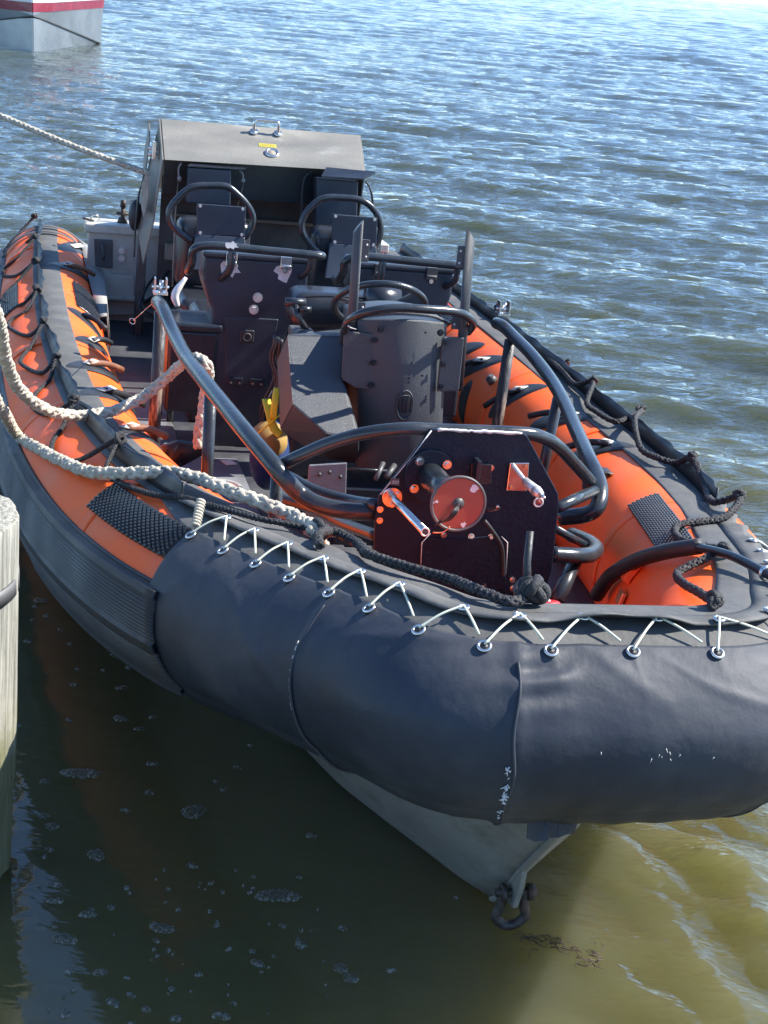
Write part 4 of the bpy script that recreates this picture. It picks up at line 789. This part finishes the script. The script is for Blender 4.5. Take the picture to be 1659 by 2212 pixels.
def pod(T1, name, lab, bar, chips, second=False):
    """storage pod with seat behind it: T1 = left edge shift in x of the whole thing"""
    e = empty(name, (T1[0], 6.2, DZ)); e.parent = boat; e.location = Vector(ORG[e.name]) - Vector(ORG[boat.name]); e['label'] = lab; y = T1[1]; X = T1[0]; Z = T1[2]
    def q(px_, pz, dy=0.): return (X + px_, y + dy, Z + pz)
    W = .212
    prof = [(-W, .075), (W, .075), (W, -.02), (W - .012, -.06), (.165, -.13), (.10, -.44), (.035, -.80), (-.115, -.80), (-.165, -.42), (-.170, -.13), (-W + .012, -.06), (-W, -.02)]
    bd = link('pod_body', prism([q(a_, b_) for a_, b_ in prof], (0, .20, 0)), 'seat_paint', e, False, .010, 3)
    link('pod_lid', G().add(box(q(0, .085, .10), (2 * W + .014, .21, .024)), False), 'seat_paint', e, False, .008)
    dr = link('pod_door', prism([q(-.115, -.16, -.004), q(.105, -.16, -.004), q(.075, -.44, -.004), q(-.095, -.44, -.004)], (0, .01, 0)), 'seat_paint', bd, False, .008, 3)
    link('door_latch', G().add(box(q(-.02, -.235, -.010), (.058, .012, .052)), False), 'black_rubber', dr, False, .008, 3)
    link('latch_ring', torus(q(-.02, -.238, -.018), (0, 1, 0), .015, .003, 16, 6), 'dark_metal', dr)
    for s_ in (-.055, .035):
        hg = link('door_hinge', box(q(s_, -.425, -.010), (.06, .012, .028)), 'black_paint', dr, False, .003)
        for t_ in (-.018, .018): bolt(hg, q(s_ + t_, -.432, -.016), (0, -1, 0), .004, 'steel')
    for px_, pz in ((.012, -.075), (.0, -.125)):
        bolt(bd, q(px_, pz, -.002), (0, -1, 0), .015, 'zinc', 'drain_knob')
    for s_ in (-.105, .115):
        lt = link('lid_latch', G().add(box(q(s_, .072, -.008), (.045, .014, .05)), False).add(cyl(q(s_ - .02, .06, -.016), q(s_ + .02, .06, -.016), .006)), 'steel' if chips else 'dark_metal', bd, False, .002)
        bolt(lt, q(s_, .040, -.012), (0, -1, 0), .007, 'steel')
        if chips: chip(bd, q(s_ - .0, .035, -.0012), (1, 0, 0), (0, 0, 1), .046, int(s_ * 100) + 7); 
    for k in range(9): bolt(bd, (X - .172 - .0, y + .10, Z - .15 - .05 * k), (-1, 0, 0), .004, 'steel', 'rivet')
    a_ = q(-W - .055, .02, .12); r_ = [q(-W - .045, .0, .14), q(-W - .06, .01, .02), q(-W - .055, .06, -.06), q(-W - .052, .115, -.085), q(-W + .02, .135, -.09), q(0, .130, -.09), q(W - .02, .125, -.09), q(W + .035, .120, -.07), q(W + .04, .11, .02)]
    link('grab_rail', sweep(spline(r_, 6), .0165, 14), 'rail_paint', e)
    link('rail_stay', sweep(spline([q(-.115, .13, -.09), q(-.118, .05, -.085), q(-.135, .005, -.03), q(-.14, -.01, .01)], 5), .0155, 12), 'rail_paint', e)
    if chips: chip(e, q(-.12, .143, -.1055), (1, 0, 0), (0, .1, .6), .030, 3); chip(e, q(-.115, .095, -.1035), (1, 0, 0), (0, .0, 1), .012, 5)
    link('rail_stay', sweep(spline([q(W - .01, .12, -.085), q(W - .012, .06, -.07), q(W - .03, .02, -.0)], 5), .013, 12), 'rail_paint', e)
    # seat behind
    link('seat_column', G().add(box((X - .05, y + .52, -.18), (.30, .34, .40)), False), 'seat_paint', e, False, .02)
    cushion((X - .02, y + .60, .02), (.34, .40, .12), parent=e, r=.05)
    link('side_frame', sweep(spline([(X - .32, y + .45, DZ), (X - .32, y + .45, -.02), (X - .31, y + .47, .06), (X - .24, y + .5, .075)], 6), .016, 10), 'rail_paint', e)
    link('side_frame', sweep(spline([(X - .28, y + .33, DZ), (X - .28, y + .33, -.06), (X - .27, y + .35, .0), (X - .20, y + .38, .02)], 6), .016, 10), 'rail_paint', e)
    return e
PL = (-0.250,6.100,0.403); PR = (0.360,6.100,0.390)
pod((PL[0], 6.10, PL[2] - .075), 'seat_pod', 'seat pod with chipped paint round its two lid latches', 0, True)
pod((PR[0], 6.10, PR[2] - .065), 'seat_pod', 'seat pod partly hidden behind the steering wheel', 0, False)
# battery box beside the left pod
a = (-0.467,6.100,0.129); bb = link('battery_box', G().add(box((a[0] - .02, 6.22, a[2] - .20), (.20, .26, .34)), False), 'black_paint', boat, False, .012); link('box_lid', G().add(box((a[0] - .02, 6.22, a[2] - .012), (.23, .29, .035)), False), 'black_paint', bb, False, .012, 3)
bc = (-0.534,6.350,0.199); link('white_bottle', sweep(spline([(bc[0], 6.35, bc[2] - .05), (bc[0] - .012, 6.35, bc[2]), (bc[0] + .03, 6.36, bc[2] + .07)], 5), [.018, .028, .026, .012], 12, flat=.6), 'white_plastic', boat)
def rear_seat(hpx, ppx, name, lab, X):
    e = empty(name, (X, 7.5, DZ)); e.parent = boat; e.location = Vector(ORG[e.name]) - Vector(ORG[boat.name]); e['label'] = lab
    link('roll_hoop', sweep(spline(hpx, 7), .0165, 14), 'rail_paint', e)
    pl = link('back_plate', prism(ppx, (0, .012, 0)), 'seat_paint', e, False, .005, 3)
    c = np.mean(np.array(ppx), axis=0); P4 = [np.array(q) for q in ppx]
    for k in range(4):
        p_ = P4[k] * .86 + c * .14; bolt(pl, (p_[0], p_[1] - .001, p_[2]), (0, -1, 0), .006, 'zinc')
    lo = min(q[2] for q in P4); x0 = min(q[0] for q in P4); x1 = max(q[0] for q in P4)
    link('lower_plate', hexa([(x0 - .02, 7.34, lo - .16), (x1 + .02, 7.34, lo - .16), (x1, 7.40, lo + .004), (x0, 7.40, lo + .004)], [(x0 - .02, 7.36, lo - .16), (x1 + .02, 7.36, lo - .16), (x1, 7.42, lo + .004), (x0, 7.42, lo + .004)]), 'seat_paint', e, False, .004)
    cushion(((x0 + x1) / 2 - .02, 7.52, lo - .10), (.36, .16, .34), parent=e, name='backrest', r=.05); cushion(((x0 + x1) / 2 - .02, 7.30, -.02), (.36, .42, .12), parent=e, r=.04)
    link('seat_column', G().add(box(((x0 + x1) / 2 - .02, 7.4, -.22), (.30, .40, .34)), False), 'seat_paint', e, False, .02); return e
rear_seat([(-0.379,7.420,0.256),(-0.428,7.420,0.286),(-0.479,7.420,0.329),(-0.497,7.420,0.385),(-0.476,7.420,0.435),(-0.431,7.420,0.489),(-0.384,7.420,0.519),(-0.307,7.420,0.529),(-0.230,7.420,0.530),(-0.183,7.420,0.503),(-0.130,7.420,0.456),(-0.097,7.420,0.405),(-0.096,7.420,0.352),(-0.119,7.420,0.305),(-0.156,7.420,0.276)], [(-0.370,7.400,0.443),(-0.132,7.400,0.443),(-0.128,7.400,0.299),(-0.361,7.400,0.294)], 'rear_seat', 'rear seat with a light chip on its hoop', -.24)
rear_seat([(0.248,7.420,0.240),(0.203,7.420,0.280),(0.159,7.420,0.332),(0.148,7.420,0.387),(0.170,7.420,0.443),(0.212,7.420,0.490),(0.258,7.420,0.514),(0.338,7.420,0.520),(0.419,7.420,0.517),(0.475,7.420,0.494),(0.522,7.420,0.446),(0.541,7.420,0.397),(0.542,7.420,0.342),(0.519,7.420,0.295)], [(0.291,7.400,0.441),(0.519,7.400,0.439),(0.526,7.400,0.294),(0.300,7.400,0.295)], 'rear_seat', 'rear seat half hidden by the windscreen post', .38)

# ------------------------------------------------------------------ engine canopy at the stern
cn_ = empty('engine_canopy', (.02, 8.0, DZ)); cn_.parent = boat; cn_.location = Vector(ORG[cn_.name]) - Vector(ORG[boat.name]); cn_['label'] = 'folded sheet aluminium canopy with open front'
yr, yfr = 8.12, 7.92
A1 = np.array((-0.504,8.120,0.766)); A2 = np.array((0.539,8.120,0.769)); B1 = np.array((-0.499,7.830,0.591)); B2 = np.array((0.521,7.830,0.613))
roof = link('front_slope', prism([A1, A2, B2, B1], (0, .012, -.004)), 'aluminium', cn_, False, .003); roof['label'] = 'sloping front sheet with handle, vent ring and yellow label'
bk = [A1 + [0, .010, 0], A2 + [0, .010, 0], A2 + [0, .48, -.40], A1 + [0, .48, -.40]]; link('rear_slope', prism(bk, (0, .0, -.012)), 'aluminium', cn_, False, .002)
# left cheek: leaf of sheet metal coming to a point low down, with a slot
ck = [A1 + [-.004, .0, 0], B1 + [-.004, 0, 0]] + [np.array(q) for q in [(-0.523,7.960,0.259),(-0.559,8.020,0.032),(-0.588,8.100,0.186),(-0.589,8.200,0.316)]] + [A1 + [-.004, .16, -.20]]
link('cheek', prism(ck, (-.006, 0, 0)), 'aluminium', cn_, False)
ck2 = [A1 + [-.05, .05, -.03], A1 + [-.05, -.01, -.11], np.array((-0.573,8.250,0.213)), A1 + [-.05, .30, -.42], A1 + [-.05, .30, -.2]]
link('outer_cheek', prism(ck2, (-.006, 0, 0)), 'aluminium', cn_, False)
sl = [(-0.560,7.985,0.511),(-0.548,7.980,0.454),(-0.545,7.980,0.384),(-0.561,8.000,0.274),(-0.571,8.060,0.312),(-0.578,8.050,0.432)]; link('cheek_slot', prism([np.array(q) + [-.014, -.004, 0] for q in sl], (.004, 0, 0)), 'webbing', cn_, False)
link('cheek', prism([A2, B2, B2 + [.0, .05, -.30], B2 + [.0, .35, -.42], A2 + [0, .48, -.40]], (.006, 0, 0)), 'aluminium', cn_, False)
link('shade_sheet', G().add(box((.02, 8.06, (A1[2] + B1[2]) / 2 - .17), (1.0, .015, .22)), False), 'black_paint', cn_, False); link('inner_wall', G().add(box((.06, 8.40, .12), (1.04, .01, .66)), False), 'dark_metal', cn_, False)  # black sheet added for shade in the upper interior, hides the bounce-lit underside
ib = link('inner_beam', G().add(box((.07, 8.30, .06), (1.0, .05, .085)), False).add(box((.07, 8.36, .25), (.98, .03, .02)), False), 'aluminium', cn_, False, .004)
link('side_beam', G().add(box((-.56, 8.2, -.1), (.05, .05, .72)), False), 'dark_metal', cn_, False, .01); link('webbing_strap', sweep([(-0.411,7.980,0.518),(-0.419,7.950,0.292),(-0.417,7.900,-0.058)], .016, 8, flat=.25), 'webbing', cn_)
link('webbing_strap', sweep([(-0.083,7.920,0.521),(-0.094,7.920,0.438),(-0.104,7.950,0.362)], .014, 8, flat=.25), 'webbing', cn_)
hh = np.array((0.030,8.085,0.744)); nrm = np.cross(A2 - A1, B1 - A1); nrm /= np.linalg.norm(nrm); nrm = nrm if nrm[1] < 0 else -nrm
dwn = (B1 - A1); dwn /= np.linalg.norm(dwn)
def onroof(px_, frac): return A1 + (A2 - A1) * px_ + (B1 - A1) * frac
ha = onroof(.455, .16); hb = onroof(.575, .16); hdl = link('lift_handle', sweep(spline([ha, ha + nrm * .05 - dwn * .02, ha + nrm * .06 - dwn * .03 + [.02, 0, 0], hb + nrm * .06 - dwn * .03 - [.02, 0, 0], hb + nrm * .05 - dwn * .02, hb], 6), .008, 10), 'steel', cn_)
for q in (ha, hb): link('handle_foot', cyl(q + nrm * .002, q + nrm * .012, .022, n=16), 'steel', hdl)
vr = onroof(.53, .66); link('vent_ring', G().add(torus(vr + nrm * .008, nrm, .030, .008, 28, 10)), 'steel', cn_); link('vent_hole', cyl(vr + nrm * .006, vr + nrm * .009, .024, n=20), 'webbing', cn_)
yl = onroof(.515, .46); yo = link('warning_label', prism([yl - np.array([.045, 0, 0]) - dwn * .014 + nrm * .001, yl + np.array([.045, 0, 0]) - dwn * .014 + nrm * .001, yl + np.array([.045, 0, 0]) + dwn * .014 + nrm * .001, yl - np.array([.045, 0, 0]) + dwn * .014 + nrm * .001], nrm * .001), 'yellow_label', cn_, False)
g = G()
for r_ in range(3):
    for k in range(9): g.add(box(tuple(yl + np.array([-.038 + .0085 * k + .002 * (r_ % 2), 0, 0]) + dwn * (-.007 + .007 * r_) + nrm * .0025), (.005, .001, .002)), False)
link('label_print', g, 'label_black', yo, False)
lt = (-0.518,8.040,0.613); link('side_latch', G().add(box((lt[0] - .02, 8.03, lt[2]), (.02, .05, .09)), False).add(cyl((lt[0] - .05, 8.03, lt[2] + .01), (lt[0], 8.03, lt[2] + .01), .008)).add(cyl((lt[0] - .05, 8.03, lt[2] - .02), (lt[0], 8.03, lt[2] - .02), .008)), 'steel', cn_, False, .002)
link('head_flap', prism([(0.316,7.800,0.622),(0.575,7.800,0.619),(0.499,7.720,0.588),(0.279,7.720,0.584)], (0, 0, -.006)), 'black_paint', cn_, False); link('head_flap', prism([(-0.367,7.840,0.584),(-0.082,7.840,0.586),(-0.110,7.780,0.581),(-0.388,7.780,0.576)], (0, 0, -.005)), 'black_paint', cn_, False)
link('seat_tower', G().add(prism([(0.267,7.780,0.565),(0.484,7.780,0.565),(0.504,7.780,0.264),(0.291,7.780,0.268)], (0, .10, 0)), False), 'seat_paint', cn_, False, .006); link('seat_tower', G().add(prism([(-0.385,7.780,0.567),(-0.168,7.780,0.570),(-0.160,7.780,0.393),(-0.379,7.780,0.393)], (0, .10, 0)), False), 'seat_paint', cn_, False, .006)
for sx in ((386, 360), (528, 372), (655, 400), (661, 378)): pass
link('cord_toggle', G().add(sweep(spline([(-0.412,7.850,0.579),(-0.424,7.850,0.556),(-0.422,7.850,0.519),(-0.413,7.850,0.488)], 5), .005, 6)).add(ball((-0.417,7.850,0.503), .012)), 'grey_canvas', cn_); link('cord_toggle', G().add(sweep(spline([(-0.121,7.850,0.566),(-0.101,7.850,0.549),(-0.096,7.850,0.512)], 5), .005, 6)).add(ball((-0.097,7.850,0.517), .012)), 'grey_canvas', cn_)
link('cord_toggle', sweep(spline([(0.239,7.850,0.584),(0.214,7.850,0.540),(0.214,7.850,0.423),(0.228,7.850,0.258)], 5), .007, 6), 'black_rubber', cn_)
link('hanging_strap', sweep(spline([(0.565,7.980,0.547),(0.585,7.980,0.524),(0.604,7.980,0.482),(0.619,7.980,0.411)], 5), [.014, .01, .016, .012], 8, flat=.4), 'black_rubber', cn_)
link('black_pouch', G().add(ball((-0.608,8.150,0.261), .06, 14, 9, (.6, .8, 1.35))), 'black_rubber', cn_); link('hanging_strap', sweep(spline([(-0.575,8.100,0.478),(-0.598,8.100,0.376),(-0.603,8.100,0.281),(-0.607,8.100,0.184),(-0.606,8.100,0.051)], 5), [.012, .014, .02, .012, .01], 8, flat=.4), 'black_rubber', cn_)
link('engine_block', G().add(box((.12, 8.15, -.20), (.8, .4, .32)), False), 'black_paint', cn_, False, .04, 3)

# ------------------------------------------------------------------ loose things on the boat
sh = (0.031,3.129,-0.648); sx, sy, sz = .031, 3.022, -.578
g = G().add(sweep(spline([(sx - .026, sy, sz + .01), (sx - .030, sy + .00, sz - .03), (sx - .038, sy, sz - .06), (sx - .012, sy, sz - .082), (sx + .014, sy, sz - .08), (sx + .036, sy, sz - .06), (sx + .030, sy, sz - .03), (sx + .026, sy, sz + .01)], 6), .0122, 12))
sho = empty('shackle', (sx, sy, sz), BM); tag(sho, 'rusty bow shackle hanging from the towing eye of the grey hull', 'shackle')
link('bow', g, 'rusty_steel', sho); link('pin', G().add(cyl((sx - .045, sy, sz + .008), (sx + .058, sy, sz + .008), .0105, n=12)).add(cyl((sx + .034, sy, sz + .008), (sx + .050, sy, sz + .008), .021, n=6)).add(torus((sx - .027, sy, sz + .008), (1, 0, 0), .015, .008, 14, 8)), 'rusty_steel', sho)
# bag under the console
bg_ = (-0.265,5.250,-0.050); bag = empty('life_jacket_bag', (bg_[0], 5.35, DZ), BM); tag(bag, 'blue bag with bright yellow straps stowed on the deck beside the console', 'bag')
bl = np.array([bg_[0] + .015, 5.42, DZ + .17]); link('bag_body', G().add(ball(bl, .10, 18, 12, (.75, .9, 1.35))), 'blue_fabric', bag); link('side_panel', G().add(ball(bl + [-.01, -.02, .06], .095, 16, 10, (.75, .9, .8))), 'ochre_fabric', bag)
link('strap', sweep(spline([(-0.301,5.280,0.040),(-0.293,5.220,0.000),(-0.277,5.200,-0.045),(-0.254,5.180,-0.064)], 5), .016, 8, flat=.2), 'yellow_webbing', bag); link('strap', sweep(spline([(-0.267,5.260,0.088),(-0.280,5.210,0.046),(-0.283,5.200,-0.011)], 5), .013, 8, flat=.2), 'yellow_webbing', bag)
link('strap', sweep([(-0.258,5.200,0.007),(-0.329,5.220,-0.070)], .014, 8, flat=.25), 'yellow_webbing', bag)
# folded black cover by the left collar
cc = (-0.611,5.050,-0.099); g = G().add(([(cc[0] - .10, 5.1, cc[2] - .01), (cc[0] - .02, 5.0, cc[2] + .05), (cc[0] + .10, 5.02, cc[2] + .03), (cc[0] + .08, 5.2, cc[2] - .01), (cc[0], 5.1, cc[2] - .06), (cc[0] - .06, 4.98, cc[2] - .05)], [(0, 1, 5), (1, 2, 4, 5), (2, 3, 4)]), True)
top('folded_seat', g, 'black_rubber', 'small folded black seat flap at the inner edge of the left tube', 'seat flap', BM, solid=.02)

# mooring ropes
ra = spline([(-1.407,2.900,1.094),(-1.321,3.400,0.839),(-1.243,3.800,0.646),(-1.216,4.100,0.514),(-1.200,4.350,0.362),(-1.161,4.600,0.212),(-1.085,4.750,0.114),(-0.995,4.850,0.068),(-0.883,4.900,0.069),(-0.792,4.950,0.095),(-0.724,4.980,0.138),(-0.669,4.950,0.205),(-0.637,4.840,0.268),(-0.616,4.720,0.305),(-0.597,4.660,0.301),(-0.574,4.780,0.243),(-0.563,4.900,0.171),(-0.564,4.930,0.121),(-0.568,4.930,0.060),(-0.574,4.930,0.004),(-0.575,4.930,-0.047)], 10)
top('mooring_rope', braid(ra, .0170, .12, 7, 3, 12), 'white_rope', 'thick white plaited rope hitched over the black rail of the boat', 'rope', BM)
tsb = [on(u, p, h_) for (u, p), h_ in zip([(4.88,46),(5.11,40),(5.33,34),(5.48,26),(5.59,16),(5.67,4),(5.78,-4),(5.93,-8),(6.03,-14),(6.11,-24),(6.22,-20),(6.31,-16)], (.02, .02, .024, .03, .035, .04, .042, .04, .038, .034, .03, .022))]
rb_ = spline([np.array(q) for q in [(-1.415,3.400,0.754),(-1.303,4.000,0.446),(-1.216,4.600,0.155)]] + [np.array(on(u, p, .02)) for u, p in [(4.42,58)]] + [np.array(q) for q in tsb] + [np.array(tsb[-1]) + [.05, .12, -.12]], 10)
top('mooring_rope', braid(rb_, .0170, .12, 7, 3, 12), 'white_rope', 'thick white plaited rope lying along the left tube towards the bow', 'rope', BM)
a = np.array((-0.572,8.150,0.488)); e3 = np.array((-1.830,9.200,0.779)); m3 = np.array((-0.952,8.400,0.571)); s_ = np.array((-1.315,8.700,0.663))
top('mooring_rope', braid(spline([a + [.05, .05, .0], a, m3, s_, e3], 14), .015, .10, 6, 3, 10), 'white_rope', 'pale rope stretching from the metal canopy out to the left', 'rope', BM)

# ------------------------------------------------------------------ piling
pil = empty('piling', (-1.02, 3.22, -.6)); tag(pil, 'weathered grey round timber piling at the left edge', 'piling')
v = []; nA = 72; zs_ = np.linspace(-.6, .935, 40)
for z in zs_:
    for k in range(nA):
        t = 2 * math.pi * k / nA; r_ = .188 + .004 * math.sin(3 * t + z * 2) + .003 * math.sin(11 * t + z) + .0018 * math.sin(27 * t + 2 * z) - (.006 if z < .25 else 0) - .012 * max(0, .3 - z)
        v.append((-1.04 + .0 * z + .022 * z + r_ * math.cos(t), 3.22 + r_ * math.sin(t), z + (.006 * math.sin(2 * t) if z > .92 else 0)))
f = [(i * nA + k, i * nA + (k + 1) % nA, (i + 1) * nA + (k + 1) % nA, (i + 1) * nA + k) for i in range(len(zs_) - 1) for k in range(nA)]; f.append(tuple((len(zs_) - 1) * nA + k for k in range(nA)))
link('timber', (v, f), 'wood', pil, True, .006)
v = []
for z in (.745, .785):
    for r_ in (.1905, .1955):
        for k in range(nA): t = 2 * math.pi * k / nA; v.append((-1.024 + r_ * math.cos(t), 3.22 + r_ * math.sin(t), z + .012 * math.sin(t + .6)))
f = []
for k in range(nA):
    k2 = (k + 1) % nA; a0, b0, c0_, d0 = k, k2, nA + k2, nA + k; f += [(a0, b0, c0_, d0), (2 * nA + k, 3 * nA + k, 3 * nA + k2, 2 * nA + k2), (nA + k, nA + k2, 3 * nA + k2, 3 * nA + k), (k, 2 * nA + k, 2 * nA + k2, k2)]
link('metal_band', (v, f), 'dark_metal', pil)
for k, zz in enumerate(()): link('barnacle_patch', G().add(ball((-.838 - .006 * k, 3.20, zz), .018, 9, 6, (.5, 1, 1.4))), 'bare_chip', pil)

# ------------------------------------------------------------------ far boat
S = (-7.05, 28.9); R_ = (-6.62, 32.7); Lf = (-10.4, 31.4)
fb = empty('aluminium_boat', (-8, 31, 0)); tag(fb, 'silver metal boat with a red and white striped side at the top left', 'boat')
def lerp(a_, b_, t): return (a_[0] + (b_[0] - a_[0]) * t, a_[1] + (b_[1] - a_[1]) * t)
def side(E, lv, name, m, bulge, outw):
    v = []; n = 10
    for k in range(n + 1):
        t = k / n; x, y = lerp(S, E, t); bx = bulge * math.sin(math.pi * min(1, t * 1.1) * .9)
        for fr_, of in lv(t):
            of = of * min(1, t * 6); v.append((x + outw[0] * (bx + of), y + outw[1] * (bx + of), fr_))
    L_ = len(lv(0)); f_ = [(i * L_ + j, i * L_ + j + 1, (i + 1) * L_ + j + 1, (i + 1) * L_ + j) for i in range(n) for j in range(L_ - 1)]
    return link(name, (v, f_), m, fb, False, solid=.03)
for E, ow in ((R_, (.99, -.1)), (Lf, (-.6, -.8))):
    ch_ = lambda t: .62 - .64 * t
    side(E, lambda t: [(-.15, -.06 * t), (min(ch_(t), .60) , .02)] if ch_(t) > -.1 else [(-.15, -.06), (-.05, 0)], 'bottom_panel', 'far_metal', .0, ow)
    side(E, lambda t: [(max(ch_(t), -.1) + .01, .045), (max(ch_(t), -.1) + .03, .05)], 'chine_rail', 'dark_metal', .0, ow)
    side(E, lambda t: [(max(ch_(t), -.1) + .03, .03), (.72, .08)], 'side_panel', 'far_metal', .0, ow)
    side(E, lambda t: [(.70, .085), (.86, .10)], 'red_band', 'far_red', .0, ow)
    side(E, lambda t: [(.865, .11), (.93, .13)], 'white_stripe', 'far_white', .0, ow)
    side(E, lambda t: [(.935, .115), (.99, .12)], 'red_stripe', 'far_red', .0, ow)
    side(E, lambda t: [(.995, .12), (1.08, .10)], 'gunwale', 'far_white', .0, ow)
link('transom', ([(R_[0], R_[1], -.2), (Lf[0], Lf[1], -.2), (Lf[0], Lf[1], .95), (R_[0], R_[1], .95)], [(0, 1, 2, 3)]), 'far_metal', fb, False, solid=.04)
link('foredeck', ([(S[0], S[1], .93), (R_[0], R_[1], .93), (Lf[0], Lf[1], .93)], [(0, 1, 2)]), 'far_white', fb, False, solid=.03)

# ------------------------------------------------------------------ floating foam and weed
def blob(cx, cy, r, e, z=.006, seed=0, n=22):
    q = random.Random(seed); ph = [q.uniform(0, 6.28) for _ in range(4)]; a0 = q.uniform(-.4, .4); v_ = []
    for lv, (k1, zz) in enumerate(((1., z - .004), (.93, z), (.5, z + .003))):
        for k in range(n):
            t = 2 * math.pi * k / n; rr = r * k1 * (1 + .12 * math.sin(2 * t + ph[0]) + .07 * math.sin(3 * t + ph[1]) + .05 * math.sin(7 * t + ph[2])); x = rr * math.cos(t) * e; y = rr * math.sin(t)
            v_.append((cx + x * math.cos(a0) - y * math.sin(a0), cy + x * math.sin(a0) + y * math.cos(a0), zz))
    f_ = [(i * n + k, i * n + (k + 1) % n, (i + 1) * n + (k + 1) % n, (i + 1) * n + k) for i in range(2) for k in range(n)] + [tuple(2 * n + k for k in range(n))]
    return v_, f_
FP = [(-0.782,3.709,0.004),(-0.446,3.559,0.004),(-0.186,3.204,0.004),(-0.732,4.040,0.004),(-0.659,3.318,0.004),(-0.798,3.431,0.004),(-1.163,4.841,0.004),(-0.447,3.036,0.004),(-0.017,2.936,0.004),(0.008,2.902,0.004),(-0.662,2.966,0.004),(-0.209,2.932,0.004)]
FL = ['long teardrop foam patch near the piling', 'large round foam patch in the middle of the dark water', 'elongated foam patch below the boat hull, largest on the water', 'small square foam patch under the ribbed side of the tube', 'rounded foam patch between the piling and the long teardrop one, lower down', 'small foam patch close beside the piling', 'foam patch just right of the piling top', 'foam patch with an angular outline low in the dark water', 'upper one of a close pair of foam patches at the bottom', 'lower one of a close pair of foam patches at the bottom', 'flat oval foam patch on the sky reflection beside the piling', 'tiny foam patch left of the close pair at the bottom']
FR = [(.028, 1.9), (.032, 1.1), (.031, 1.7), (.02, 1.1), (.024, 1.0), (.016, 1.3), (.020, 1.2), (.020, 1.5), (.017, 1.1), (.016, 1.1), (.020, 1.6), (.012, 1.3)]
for k, (p_, lab, (r_, e_)) in enumerate(zip(FP, FL, FR)): top('foam_patch', blob(p_[0], p_[1], r_, e_, seed=k + 1), 'foam', lab, 'foam', group='foam patches on the water')
g = G()
FS = [(-0.595,3.790,0.004),(-0.578,3.635,0.004),(-0.408,3.721,0.004),(-0.380,3.683,0.004),(-0.336,3.939,0.004),(-0.358,3.806,0.004),(-0.123,3.484,0.004),(-0.869,3.650,0.004),(-0.830,3.479,0.004),(-0.555,3.185,0.004),(-0.413,3.302,0.004),(-0.879,4.007,0.004),(-0.669,3.984,0.004),(-1.127,4.512,0.004),(-1.152,4.674,0.004),(-1.045,4.619,0.004),(-1.115,4.719,0.004),(-1.171,4.787,0.004),(-0.601,2.705,0.004),(-0.363,2.718,0.004),(-0.267,2.738,0.004),(-0.623,2.846,0.004),(-0.556,2.854,0.004),(-0.470,2.783,0.004),(-0.506,2.755,0.004),(-0.432,2.741,0.004),(-0.335,2.874,0.004),(-0.279,2.975,0.004),(-0.225,2.973,0.004),(-0.115,3.014,0.004),(-0.578,3.100,0.004),(-0.627,3.066,0.004),(-0.715,3.111,0.004),(-0.732,3.176,0.004),(-0.785,3.291,0.004),(-0.781,3.324,0.004),(-0.164,3.080,0.004),(-0.021,3.090,0.004),(-0.119,3.068,0.004),(0.099,2.945,0.004),(-0.627,3.537,0.004),(-0.992,4.519,0.004)]
for k, p_ in enumerate(FS): g.add(blob(p_[0], p_[1], random.uniform(.005, .014), random.uniform(1, 1.6), seed=40 + k, n=12))
for k in range(70):
    t = random.random(); x = random.gauss(-.45, .16) + .25 * t; y = random.uniform(2.66, 3.3)
    if x > -.80: g.add(blob(x, y, random.choice([.002, .003, .0045, .006]), random.uniform(1, 1.8), seed=200 + k, n=8))
for k in range(40): g.add(blob(-.72 + random.gauss(0, .10), 4.6 + random.gauss(0, .35), random.uniform(.004, .012), random.uniform(1, 2.2), seed=600 + k, n=9))
fo = top('foam_flecks', g, 'foam', 'scattered small foam flecks on the sheltered water', 'foam'); fo['kind'] = 'stuff'
W0 = [(0.536,3.094,0.000),(0.469,3.095,0.000),(0.565,3.053,0.000)]
g = G()
for k in range(70):
    c = W0[k % 3]; t = random.uniform(0, 6.28); L = random.uniform(.02, .055); x, y = c[0] + random.gauss(0, .022), c[1] + random.gauss(0, .018)
    g.add(sweep(spline([(x, y, .006), (x + L * .5 * math.cos(t), y + L * .5 * math.sin(t), .011), (x + L * math.cos(t + .5), y + L * math.sin(t + .5), .007)], 3), [.0020, .0007], 4))
sw = top('seaweed', g, 'weed', 'clump of thin brown seaweed floating right of the hull', 'seaweed')
